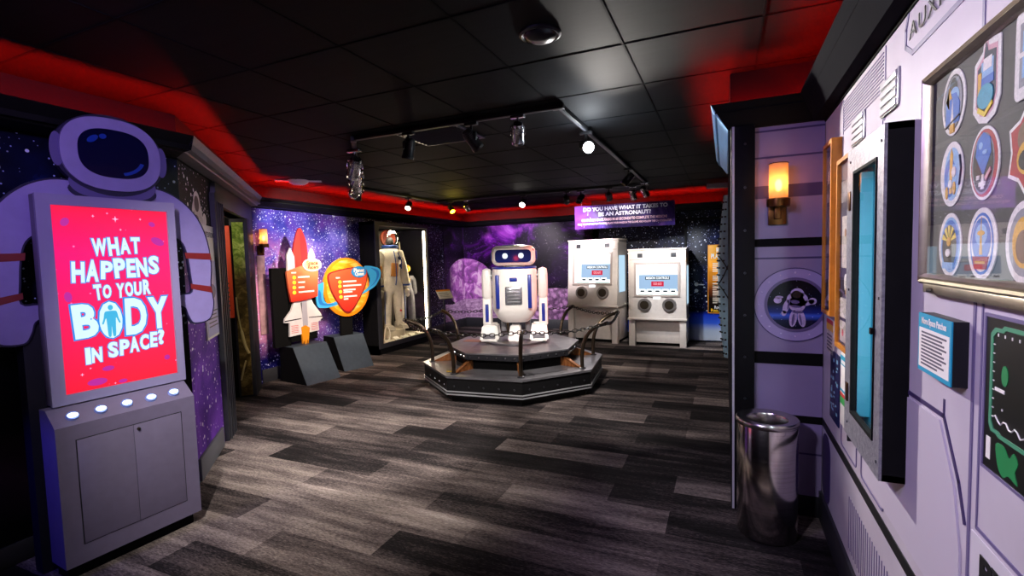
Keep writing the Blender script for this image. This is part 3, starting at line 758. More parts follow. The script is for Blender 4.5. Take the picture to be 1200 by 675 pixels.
b = MB()
for x0 in (-.2, .09):
    for k in range(5): b.box(x0, x0 + .1, -.002, 0, .62 + k * .022, .626 + k * .022)
b.build('flag_print', RED, sh)
def redgrad(nm, c0, c1, z0, z1):
    n = NT(nm, .4); x, y, z = n.xyz()
    return n.done(n.ramp(n.math('DIVIDE', n.math('SUBTRACT', z, z0), z1 - z0, clamp=True), [(0, c0), (1, c1)]))
pn = MB().prism([(-.245, 1.412), (-.227, 1.2), (-.199, 1.02), (.0, 1.03), (.191, 1.065), (.222, 1.432), (.051, 1.50)], -.03, 0).build('quiz_panel', redgrad('shuttle_panel_print', '#cf2f24', '#f08a5a', 1.02, 1.5), sh)
BULB = mat('yellow_lamp', (1, .72, .03), .4, emit=1.6)
for i, z in enumerate((1.333, 1.269, 1.205, 1.141)): MB().ball((-.143 - .003 * i, -.034, z), .024, (1, .5, 1)).build('answer_button', BULB, sh)
b = MB()
for z, w_ in ((1.335, .17), (1.268, .10), (1.203, .09), (1.142, .23)): b.box(-.09, -.09 + w_, -.0315, -.03, z - .011, z + .011)
b.box(-.18, -.11, -.0315, -.03, 1.385, 1.405); b.build('answer_text', WPRINT, pn)
bd = MB().prism(ell(.124, 1.488, .14, .085, 30), -.045, -.03).build('badge', WPRINT, sh)
MB().prism(ell(.124, 1.488, .128, .074, 30), -.0465, -.045).build('badge_field', mat('cream_print', '#f3d28a', .5), bd)
b = MB(); b.text('Space', .12, 1.512, .075, -.048, .001, .0025, width=.17); b.text('Racers', .13, 1.457, .062, -.048, .001, .0025, width=.16); b.build('badge_lettering', RED, bd)
MB().box(-.40, -.18, .05, .10, .455, 1.46).build('support_post', NEARBLACK, sh)
MB().box(-.19, .2, .031, .07, .5, 1.4).build('back_panel', NEARBLACK, sh)
pb = thing('planet_board', 'cutout ringed orange planet board with red shield quiz panel', 'sign', (-5.0, 5.45, 0), R(72))
def planetmat():
    n = NT('planet_print', .4); x, y, z = n.xyz()
    a = n.noise(4, 4, .5, 1.0, n.vmap((1, 1, 3)))
    return n.done(n.ramp(a, [(.35, '#ef8a12'), (.5, '#f6a92a'), (.62, '#fbc96a'), (.75, '#ffe0a0')]))
cx, cz = -.01, 1.152
b = MB(); b.prism(ell(cx, cz, .362, .424, 48), .0, .03); b.build('planet', planetmat(), pb)
b = MB(); b.ring(ell(cx, cz, .362, .424, 48), ell(cx + .012, cz + .012, .325, .385, 48), -.002, 0); b.build('planet_edge', mat('deep_orange_print', '#e88408', .4), pb)
b = MB(); b.prism(smooth_poly([(-.464, 1.2), (-.48, 1.05), (-.465, .916), (-.393, .885), (-.289, .885), (-.15, .92), (-.15, .965), (-.30, .94), (-.36, .985), (-.375, 1.07), (-.36, 1.235), (-.41, 1.22)], 4), -.004, .02)
b.build('ring_half', SKY, pb); b = MB(); b.prism(smooth_poly([(.29, 1.445), (.35, 1.45), (.43, 1.437), (.52, 1.41), (.56, 1.36), (.549, 1.272), (.50, 1.2), (.437, 1.13), (.226, 1.03), (.24, 1.065), (.33, 1.13), (.375, 1.23), (.35, 1.33), (.29, 1.40)], 4), -.004, .02)
b.build('ring_half', SKY, pb)
b = MB(); b.prism(smooth_poly([(-.44, 1.13), (-.445, .96), (-.36, .915), (-.2, .92), (-.2, .93), (-.35, .94), (-.40, .99), (-.41, 1.1)], 4), -.005, -.004)
b.prism(smooth_poly([(.38, 1.42), (.50, 1.385), (.53, 1.33), (.51, 1.26), (.44, 1.18), (.3, 1.09), (.44, 1.2), (.485, 1.29), (.47, 1.36)], 4), -.005, -.004); b.build('ring_print', mat('mid_blue_print', '#1f6fc0', .4), pb)
shp = smooth_poly([(-.285, 1.33), (-.156, 1.384), (.001, 1.412), (.15, 1.42), (.29, 1.375), (.286, 1.224), (.193, 1.035), (.06, .848), (-.02, .80), (-.1, .848), (-.193, .991), (-.261, 1.14)], 4)
b = MB(); b.prism([(cx + (x - cx) * 1.06, cz + (z - cz) * 1.06) for x, z in shp], -.022, 0); b.build('shield_edge', mat('maroon_print', '#8a1a1c', .4), pb)
pn = MB().prism(shp, -.03, -.02).build('quiz_panel', redgrad('planet_panel_print', '#c62820', '#f0603a', .8, 1.42), pb)
for i, (x, z) in enumerate(((-.134, 1.232), (-.137, 1.172), (-.133, 1.095), (-.129, 1.02))): MB().ball((x, -.033, z), .025, (1, .5, 1)).build('answer_button', BULB, pb)
b = MB()
for z, w_ in ((1.235, .21), (1.175, .29), (1.115, .19), (1.085, .14), (1.02, .21), (.985, .07)): b.box(-.085, -.085 + w_, -.0315, -.03, z - .011, z + .011)
b.box(-.19, -.13, -.0315, -.03, 1.285, 1.303); b.build('answer_text', WPRINT, pn)
bd = MB().prism(ell(.168, 1.366, .12, .082, 30), -.045, -.03).build('badge', mat('bright_blue_print', '#2b8fd8', .35), pb)
b = MB(); b.text('Planet', .166, 1.388, .075, -.047, .001, .003, width=.17); b.text('Quest', .172, 1.335, .065, -.047, .001, .003, width=.15); b.build('badge_lettering', WPRINT, bd)
MB().box(-.11, .07, .031, .08, .455, 1.3).build('support_post', NEARBLACK, pb)
# ------------------------------------------------------------------ space suit display case (L3)
cs = thing('display_case', 'black framed wall case lit by a vertical strip with a pale space suit inside', 'display case', (-5.10, 6.2, 0), R(90))
# local x 0..1.52 along the wall, y 0 (front) .. .75 (back)
CW = 1.52
b = MB(); b.box(0, .035, 0, .78, 0, 2.15); b.box(CW - .05, CW, 0, .78, 0, 2.15); b.box(0, CW, 0, .78, 2.10, 2.15); b.box(0, CW, 0, .78, 0, .15); b.build('carcass', BLACK, cs, smooth=False)
b = MB(); b.ring(rect(0, CW, .10, 2.15), rect(.09, CW - .06, .175, 2.09), -.02, 0.0); b.build('front_frame', DARKGREY, cs)
def casewall():
    n = NT('case_lining', .45); x, y, z = n.xyz()
    a = n.noise(2.0, 5, .6, .3)
    return n.done(n.ramp(a, [(.3, '#7d7768'), (.7, '#b9b19c')]))
MB().box(.035, .80, .72, .74, .15, 2.06).build('lining', casewall(), cs)
MB().box(.80, CW - .05, .62, .74, .15, 2.06).build('dark_backdrop', mat('dark_backdrop', '#3a352c', .5, vary=.35, scale=5), cs)
MB().box(.035, CW - .05, .02, .74, .15, .165).build('case_floor', mat('case_floor_cream', '#cfc8b4', .5, vary=.1), cs)
MB().box(.795, .805, .3, .72, .165, 2.06).build('divider', SILVER, cs)
led = MB().box(CW - .085, CW - .055, .03, .06, .18, 2.05).build('light_strip', LEDWARM, cs)
MB().box(.09, CW - .06, -.004, .0, .175, 2.06).build('glass_pane', GLASS, cs)
# mannequin suit
SUIT = mat('suit_cloth', '#e2d8c0', .75, vary=.12, scale=12, bump=.5); SUITB = mat('suit_blue_trim', '#2b4f9a', .6)
st = thing('space_suit', 'cream pressure suit with clear helmet and orange patches standing in the case', 'space suit', (-5.40, 6.97, .166), R(70))
st.scale = (1.04, 1.0, 1.05)
MB().lathe([(0, 0), (.21, 0), (.215, .02), (.2, .14), (.17, .15), (0, .15)], 32).build('stand', mat('stand_cream', '#c9bda0', .5), st)
def skin(name, V, E, Rr, m, par, sub=2):
    me = bpy.data.meshes.new(name); me.from_pydata([Vector(v) for v in V], E, []); o = bpy.data.objects.new(name, me); C.objects.link(o)
    md = o.modifiers.new('s', 'SKIN'); md.use_smooth_shade = True
    for i, r in enumerate(Rr): me.skin_vertices[0].data[i].radius = (r, r) if not isinstance(r, tuple) else r
    me.skin_vertices[0].data[0].use_root = True
    o.modifiers.new('d', 'SUBSURF').levels = sub; o.modifiers['d'].render_levels = sub
    dg = bpy.context.evaluated_depsgraph_get(); me2 = bpy.data.meshes.new_from_object(o.evaluated_get(dg))
    o.modifiers.clear(); o.data = me2; me2.materials.clear(); me2.materials.append(m)
    for p in me2.polygons: p.use_smooth = True
    o.parent = par
    return o
V = [(0, 0, .88), (0, 0, 1.05), (0, .0, 1.25), (0, .0, 1.42), (0, 0, 1.50),
     (.11, 0, .80), (.12, -.01, .52), (.13, -.02, .22), (.13, -.05, .17),
     (-.11, 0, .80), (-.12, -.02, .52), (-.13, -.02, .22), (-.13, -.06, .17),
     (.17, 0, 1.40), (.235, -.0, 1.18), (.26, -.05, .93), (.26, -.07, .82),
     (-.17, 0, 1.40), (-.235, -.0, 1.18), (-.26, -.05, .93), (-.26, -.07, .82)]
E_ = [(0, 1), (1, 2), (2, 3), (3, 4), (0, 5), (5, 6), (6, 7), (7, 8), (0, 9), (9, 10), (10, 11), (11, 12), (3, 13), (13, 14), (14, 15), (15, 16), (3, 17), (17, 18), (18, 19), (19, 20)]
Rr = [(.16, .13), (.17, .14), (.18, .15), (.15, .13), .09, .115, .095, .075, .07, .115, .095, .075, .07, .095, .085, .068, .05, .095, .085, .068, .05]
skin('suit_body', V, E_, Rr, SUIT, st)
for s_ in (-1, 1):
    b = MB(); b.hull([(s_ * .13 - .06, -.20, .145), (s_ * .13 + .06, -.20, .145), (s_ * .13 + .06, .08, .145), (s_ * .13 - .06, .08, .145)], [(s_ * .13 - .05, -.17, .20), (s_ * .13 + .05, -.17, .20), (s_ * .13 + .05, .07, .26), (s_ * .13 - .05, .07, .26)]); b.build('boot', mat('boot_pale', '#b9b09a', .6), st)
    gx = s_ * .26
    V2 = [(gx, -.07, .82), (gx, -.085, .75), (gx - .03, -.10, .68), (gx - .01, -.105, .665), (gx + .012, -.10, .67), (gx + .03, -.095, .69), (gx - s_ * .045, -.115, .74)]
    skin('glove', V2, [(0, 1), (1, 2), (1, 3), (1, 4), (1, 5), (1, 6)], [.042, .042, .013, .013, .013, .012, .014], mat('glove_pale', '#cfc6ae', .6), st)
    b = MB(); b.lathe([(.066, 0), (.07, .015), (.066, .03)], 20, Matrix.Translation((gx, -.065, .86))); b.build('wrist_ring', SUITB, st)
b = MB(); b.lathe([(.125, 1.49), (.14, 1.50), (.145, 1.53), (.13, 1.545)], 28); b.build('neck_ring', SUITB, st)
b = MB(); b.ball((0, 0, 1.655), .145, (1, 1.05, 1.08), 26, 16); b.build('helmet', clear_glass('helmet_plastic', (.93, .95, .97), 2.2), st)
b = MB(); b.ball((-.015, .03, 1.665), .138, (.98, .95, 1.05), 24, 14)
bmesh.ops.delete(b.bm, geom=[v for v in b.bm.verts if v.co.y < -.005], context='VERTS'); b.build('helmet_hood', mat('hood_red_print', '#b4583e', .6), st)
b = MB(); b.ball((0, .0, 1.60), .07, (1, .95, 1.2)); b.build('head_form', mat('head_form_dark', '#34322c', .6), st)
b = MB(); b.box(-.33, -.22, -.10, -.06, 1.0, 1.2, .008); b.build('pocket', mat('suit_orange', '#cf8a3c', .6), st); b = MB(); b.box(-.19, -.07, -.165, -.13, 1.02, 1.24, .008, Matrix.Rotation(.1, 4, 'Y')); b.build('pocket', mat('suit_orange', '#cf8a3c', .6), st)
b = MB(); b.tube(spline([(-.02, -.15, 1.45), (-.01, -.185, 1.25), (.0, -.17, 1.0), (.0, -.14, .88)], 6), .008, 6)
for s_ in (-1, 1): b.tube(spline([(s_ * .19, -.1, .78), (s_ * .2, -.1, .52), (s_ * .2, -.09, .24)], 6), .007, 6)
b.tube(spline([(.05, -.16, 1.42), (.10, -.18, 1.3), (.1, -.17, 1.15)], 6), .010, 6); b.build('zip_trim', SUITB, st)
b = MB(); b.prism(ell(.08, 1.33, .03, .03), -.168, -.16); b.prism(ell(.085, 1.20, .02, .03), -.172, -.165); b.build('chest_valve', mat('valve_dark', '#23324a', .4), st)
MB().prism(ell(.10, .45, .016, .016), -.115, -.10).build('knee_tag', RED, st)
# second garment, equipment
gs = thing('grey_flight_suit', 'dark grey flight garment hanging at the back of the suit case beside the light strip', 'garment', (-5.45, 7.47, .166), R(70))
V = [(0, 0, .95), (0, 0, 1.08), (.09, 0, .7), (.11, 0, .12), (-.09, 0, .7), (-.11, 0, .12), (.16, 0, 1.0), (.19, 0, .70), (-.16, 0, 1.0), (-.19, 0, .7)]
skin('garment_body', V, [(0, 1), (0, 2), (2, 3), (0, 4), (4, 5), (1, 6), (6, 7), (1, 8), (8, 9)], [(.11, .07), (.12, .07), .075, .07, .075, .07, .06, .05, .06, .05], mat('garment_grey', '#4d4e52', .7, vary=.2, bump=.5), gs)
b = MB(); b.ball((0, -.03, 1.20), .075); b.ball((-.02, -.09, 1.0), .04); b.build('brass_fitting', mat('fitting_yellow', '#b98a2a', .35, .6), gs)
hb = thing('equipment_box', 'grey instrument box with a looped hose on the case\'s back wall', 'equipment', (-5.70, 7.44, 1.42), R(90))
MB().box(-.11, .11, -.08, -.003, -.09, .09, .006).build('box', mat('equipment_grey', '#8d8d88', .45), hb)
b = MB(); b.cyl((0, -.081, 0), (0, -.088, 0), .04); b.build('dial', KPRINT, hb)
b = MB(); b.tube(spline([(-.10, -.04, .55), (-.13, -.05, .35), (-.10, -.05, .18), (.02, -.05, .12), (.13, -.05, .2), (.15, -.04, .45)], 6), .016, 8); b.build('hose', mat('hose_cream', '#b5a98a', .5), hb)
MB().box(-.40, -.26, -.006, -.003, .20, .47).build('card', mat('card_lime', '#c9cf6a', .5), hb)
tag(MB().lathe([(0, 0), (.035, 0), (.04, .05), (.04, .26), (.03, .30), (0, .30)], 20).build('orange_canister', mat('canister_orange', '#e08a1e', .4), loc=(-5.2, 6.36, .166)), 'small orange canister on the floor of the suit case at its near end', 'canister')
hs = MB(); hs.tube(spline([(0, 0, .01), (.04, .02, .01), (.05, .06, .08), (.02, .08, .2), (-.02, .06, .25), (-.03, .02, .12), (0, -.02, .015), (.08, -.02, .01)], 6), .010, 8)
tag(hs.build('white_hose', mat('hose_white', '#ddd5c0', .5), loc=(-5.18, 6.47, .168)), 'coiled white hose beside the orange canister in the suit case', 'hose')
for k, (y_, w_) in enumerate(((6.75, .12), (6.98, .16), (7.2, .13), (7.42, .12))):
    o = MB().hull([(-w_ / 2, -.03, 0), (w_ / 2, -.03, 0), (w_ / 2, .04, 0), (-w_ / 2, .04, 0)], [(-w_ / 2, -.03, .012), (w_ / 2, -.03, .012), (w_ / 2, .04, .05), (-w_ / 2, .04, .05)]).build('caption_card', mat('caption_white', '#e6dfcc', .5), loc=(-5.17, y_, .166), rot=R(90))
    tag(o, ['white caption card at the suit\'s feet, nearest the orange canister', 'widest white caption card in the middle of the suit case floor', 'white caption card below the grey flight garment, third along', 'white caption card in the suit case nearest the vertical light strip'][k], 'label', 'caption cards in the suit case')
op = tag(MB().prism(ell(0, 0, .10, .14), -.01, 0).build('oval_plaque', mat('plaque_pale', '#c9c6d8', .5), loc=(-5.396, 8.0, 1.09), rot=R(90)), 'pale oval plaque on the star wall just beyond the suit case', 'plaque')
# tilted label on a post
lp = thing('label_stand', 'slim post holding a tilted white and orange label near the moon mural', 'label stand', (-4.55, 7.35, 0), R(62))
MB().cyl((0, .03, 0), (0, .03, .84), .012).build('post', GUN, lp); MB().lathe([(0, 0), (.11, 0), (.11, .012), (.02, .02), (0, .02)], 24, Matrix.Translation((0, .03, 0))).build('base', GUN, lp)
Mt = Matrix.Translation((0, 0, .90)) @ Matrix.Rotation(R(-42), 4, 'X')
p_ = MB().box(-.14, .14, -.006, .006, -.10, .10, .002, Mt).build('label_panel', WPRINT, lp)
MB().box(-.14, .14, -.0075, -.006, .065, .10, 0, Mt).build('header_band', ORANGE, p_)
b = MB()
for k in range(4): b.box(-.11, .1 - .03 * (k % 2), -.0072, -.006, -.06 + k * .028, -.053 + k * .028, 0, Mt)
b.build('printed_lines', mat('grey_print', '#55515e', .5), p_)

# ------------------------------------------------------------------ moon mural on the back wall
WB, WL3 = bpy.data.objects['wall_back'], wL3
x0 = 4.47
MB().box(x0, 5.335, -.004, 0, .19, 2.28).build('nebula_panel', M_NEB, WL3)
MB().prism(ell(0, 0, .80, .53, 32, PI / 2, 3 * PI / 2), 0, .004).build('moon', M_MOON, WL3, loc=(5.335, -.010, 1.0))
MB().prism(ell(0, 0, .72, .53, 32, -PI / 2, PI / 2), 0, .004).build('moon', M_MOON, WB, loc=(.0, -.008, 1.0))
MB().prism([(x0, .19), (x0, .57), (x0 + .3, .54), (x0 + .6, .60), (5.335, .62), (5.335, .19)], -.015, -.005).build('lunar_ground', M_GND, WL3)
b = MB(); b.prism([(.0, .2), (.0, .62), (.3, .62), (.7, .66), (1.1, .62), (1.5, .60), (1.8, .58), (1.8, .2)], -.014, -.006); b.build('lunar_ground', M_GND, WB)
b = MB(); b.prism(smooth_poly([(1.75, .2), (1.72, .62), (1.9, .80), (2.1, .86), (2.5, .84), (2.9, .86), (3.1, .7), (3.14, .2)], 4), -.016, -.006); b.build('lunar_rock', M_ROCK, bpy.data.objects['wall_back'])

# ------------------------------------------------------------------ octagonal platform
PC = Vector((-2.37, 5.37, 0)); A0 = R(-62.3)
pf = thing('octagon_platform', 'two tier black octagonal platform with riveted edges, gussets and curved rail posts', 'platform', PC, 0)
def octo(r, z, k=8): return [(r * math.cos(A0 + PI / 4 * i), r * math.sin(A0 + PI / 4 * i), z) for i in range(k)]
b = MB(); b.hull(octo(1.02, 0), octo(1.02, .06)); b.hull(octo(1.085, .06), octo(1.085, .262)); b.build('skirt', mat('platform_black', '#0c0c0e', .45, vary=.2, spec=.25), pf)
MB().hull(octo(1.10, .262), octo(1.10, .285)).build('lower_deck', TREAD, pf)
b = MB()
for z in (.085, .115):
    P, Q = octo(1.10, z), octo(1.082, z)
    for i in range(8):
        k = (i + 1) % 8
        b.hull([P[i], P[k], Q[k], Q[i]], [(p[0], p[1], p[2] + .011) for p in (P[i], P[k], Q[k], Q[i])])
b.build('trim_rail', mat('satin_grey_rail', '#9a9aa0', .35, .4), pf)
b = MB()
for i in range(8):
    p, q = Vector(octo(1.087, 0)[i]), Vector(octo(1.087, 0)[(i + 1) % 8]); nn = (p + q).normalized()
    for k in range(5):
        c = p + (q - p) * (k + .5) / 5 + Vector((0, 0, .175)); b.cyl(c, c + nn * .008, .011, .008, 8)
b.build('skirt_rivet', GUN, pf)
MB().hull(octo(.70, .285), octo(.70, .40)).build('drum', NEARBLACK, pf)
MB().hull(octo(.80, .405), octo(.80, .465)).build('upper_rim', mat('rim_dark_steel', '#2c2c31', .4, .6, vary=.2), pf)
MB().hull(octo(.805, .465), octo(.805, .48)).build('upper_deck', TREAD, pf)
b = MB()
for i in range(8):
    p, q = Vector(octo(.80, 0)[i]), Vector(octo(.80, 0)[(i + 1) % 8]); nn = (p + q).normalized()
    for k in range(6):
        c = p + (q - p) * (k + .5) / 6 + Vector((0, 0, .435)); b.cyl(c - nn * .002, c + nn * .009, .011, .008, 8)
b.build('rim_rivet', SILVER, pf)
for i in range(8):
    a = A0 + PI / 4 * i; M = Matrix.Rotation(a, 4, 'Z')
    g = MB()
    g.prism([(.70, .285), (.96, .285), (.96, .292), (.72, .402), (.70, .402)], -.004, .004, M)
    g = g.build('gusset', COPPER, pf)
    b = MB(); b.prism([(.72, .402), (.735, .402), (.965, .296), (.965, .286)], -.02, .02, M)
    for k in range(4): b.prism(rect(.74 + k * .05, .752 + k * .05, .29, .385 - k * .024), -.016, .016, M)
    b.build('gusset_rib', COPPER, g)
    path = [Vector((.985, 0, .285)), Vector((.985, 0, .42)), Vector((1.005, 0, .55)), Vector((1.06, 0, .66)), Vector((1.16, 0, .75)), Vector((1.30, 0, .80))]
    pt = MB().tube([M @ p for p in spline(path, 6)], .021, 12).build('rail_post', BRONZE, pf)
    b = MB(); b.tube([M @ Vector((1.30 + .018 * math.cos(t), 0, .80 + .018 * math.sin(t))) for t in [2 * PI * k / 14 for k in range(14)]], .006, 6, True); b.build('chain_eye', GUN, pt)
    b = MB(); b.lathe([(0, 0), (.04, 0), (.04, .008), (.023, .014)], 20, Matrix.Translation(M @ Vector((.985, 0, .285)))); b.build('post_flange', GUN, pt)
MB().lathe([(0, 0), (.375, 0), (.38, .006), (.38, .022), (.37, .028), (0, .028)], 56, Matrix.Translation((-.01, .11, .48))).build('turntable', mat('turntable_steel', '#8d8d92', .3, .9), pf)
MB().box(-.55, -.25, -.06, .10, .480, .483, 0, Matrix.Rotation(.1, 4, 'Z') @ Matrix.Translation((-.1, .0, 0))).build('caution_plate', mat('worn_copper_plate', '#8a5a4a', .4, .5), pf)
MB().prism(ell(0, 0, .05, .02, 20), 0, .003, Matrix.Translation((-.38, -.87, .287)) @ Matrix.Rotation(R(90), 4, 'X')).build('floor_sticker', mat('yellow_sticker', '#c9a41a', .5), pf)
# chain
ch = MB()
L_, Rl, rw = .060, .017, .0046
for i in range(8):
    p = Vector((1.30 * math.cos(A0 + PI / 4 * i), 1.30 * math.sin(A0 + PI / 4 * i), .80)); q = Vector((1.30 * math.cos(A0 + PI / 4 * (i + 1)), 1.30 * math.sin(A0 + PI / 4 * (i + 1)), .80))
    N = 21
    sag = .045
    P = [p + (q - p) * t + Vector((0, 0, -sag * 4 * t * (1 - t))) for t in [k / N for k in range(N + 1)]]
    for k in range(N):
        a, c = P[k], P[k + 1]; d = (c - a); mid = (a + c) / 2; u = d.normalized(); s1 = u.cross(Vector((0, 0, 1))).normalized(); s2 = u.cross(s1)
        sd = s1 if k % 2 else s2; hl = d.length / 2 + .004
        ring = []
        for j in range(12):
            t = 2 * PI * j / 12; ring.append(mid + u * (max(-1, min(1, 1.35 * math.cos(t))) * hl) + sd * math.sin(t) * Rl)
        ch.tube(ring, rw, 6, True)
tag(ch.build('barrier_chain', mat('chain_iron', '#2e2c2c', .35, .85), loc=PC), 'dark iron link chain looped around the platform between its rail posts', 'chain')

# ------------------------------------------------------------------ white display robot (generic)
rb = thing('display_robot', 'white rounded service robot with blue visor standing on the platform\'s turntable', 'robot', PC + Vector((-.01, .11, .508)), R(20))
RW = mat('robot_white', '#f1ebe6', .28, vary=.02); RS = mat('robot_silver', '#c5c7cf', .22, .85); RB = mat('robot_blue', '#1c2f8e', .28); RG = mat('robot_grey', '#7b7a80', .4, .3)
for s_ in (-1, 1):
    f = MB().hull([(s_ * .30 - .13, -.22, 0), (s_ * .30 + .10, -.22, 0), (s_ * .30 + .10, .2, 0), (s_ * .30 - .13, .2, 0)], [(s_ * .30 - .10, -.15, .19), (s_ * .30 + .08, -.15, .19), (s_ * .30 + .08, .14, .19), (s_ * .30 - .10, .14, .19)])
    bmesh.ops.bevel(f.bm, geom=list(f.bm.edges), offset=.02, segments=3, affect='EDGES'); f = f.build('foot', RW, rb)
    b = MB(); b.box(s_ * .30 - .09, s_ * .30 + .06, -.215, -.19, .03, .09, .01); b.build('foot_vent', RG, f)
    lg = MB().box(s_ * .345 - .055, s_ * .345 + .055, -.07, .07, .17, .52, .02).build('leg', RW, rb)
    MB().box(s_ * .345 - .02, s_ * .345 + .02, -.078, -.068, .22, .44, .004).build('leg_stripe', RB, lg)
    am_ = MB().lathe([(0, -.02), (.055, 0), (.072, .04), (.07, .30), (.058, .36), (0, .38)], 24, Matrix.Translation((s_ * .345, 0, .50)) @ Matrix.Diagonal((.85, 1.35, 1, 1)), 3.2).build('arm', RW, rb)
    MB().cyl((s_ * .25, 0, .78), (s_ * .30, 0, .78), .06, .06, 24).build('shoulder_joint', RS, am_)
b = MB(); b.hull([(-.09, -.24, .0), (.09, -.24, .0), (.09, .05, .0), (-.09, .05, .0)], [(-.06, -.14, .18), (.06, -.14, .18), (.06, .03, .18), (-.06, .03, .18)]); bmesh.ops.bevel(b.bm, geom=list(b.bm.edges), offset=.015, segments=2, affect='EDGES'); b.build('front_caster_cover', RW, rb)
for s_ in (-1, 1): MB().cyl((s_ * .15, 0, .1), (s_ * .15, 0, .3), .03).build('strut', RG, rb)
bd = MB().lathe([(0, .22), (.16, .22), (.215, .27), (.265, .36), (.272, .40), (.275, .60), (.272, .84), (.262, .868), (0, .87)], 64, pw=2.9).build('body', RW, rb)
b = MB(); b.lathe([(.266, .868), (.272, .872), (.272, .885), (.262, .89)], 64, pw=2.9); b.build('collar', RB, bd)
b = MB(); b.box(-.10, .10, -.288, -.262, .44, .66, .014); b.build('chest_panel', RS, bd)
b = MB()
for k in range(5): b.box(-.075, .075, -.292, -.287, .47 + k * .036, .488 + k * .036, .003)
b.build('vent_slot', RG, bd)
for s_ in (-1, 1): MB().box(s_ * .19 - .022, s_ * .19 + .022, -.278, -.25, .40, .80, .008).build('side_stripe', RB, bd)
MB().box(-.045, .045, -.286, -.262, .72, .765, .008).build('name_plate', RB, bd)
# a wide rounded tablet-like head on a short neck
b = MB(); b.lathe([(.13, .865), (.13, .91), (0, .91)], 40); b.build('neck', RG, rb)
h_ = MB(); h_.box(-.262, .262, -.20, .20, .905, 1.145)
bmesh.ops.bevel(h_.bm, geom=list(h_.bm.edges), offset=.075, segments=5, affect='EDGES', profile=.5); hd = h_.build('head', RW, rb)
b = MB(); b.prism(rrect(-.215, .215, .945, 1.095, .05), -.206, -.196); vz = b.build('face_screen', mat('face_navy', '#141d5c', .15), hd)
for s_ in (-1, 1):
    MB().prism(rrect(s_ * .095 - .032, s_ * .095 + .032, .99, 1.055, .03), -.209, -.206).build('eye', mat('eye_light', (.75, .85, 1), .3, emit=1.2), vz)
    MB().cyl((s_ * .255, 0, 1.025), (s_ * .282, 0, 1.025), .06, .052, 28).build('ear_disc', RB, hd)
MB().ball((.235, -.165, 1.09), .018).build('status_light', mat('red_status_lamp', (1, .03, .03), .3, emit=5), hd)
b = MB(); b.box(-.14, .14, -.10, .10, 1.138, 1.158, .009); b.build('head_cap', RB, hd)
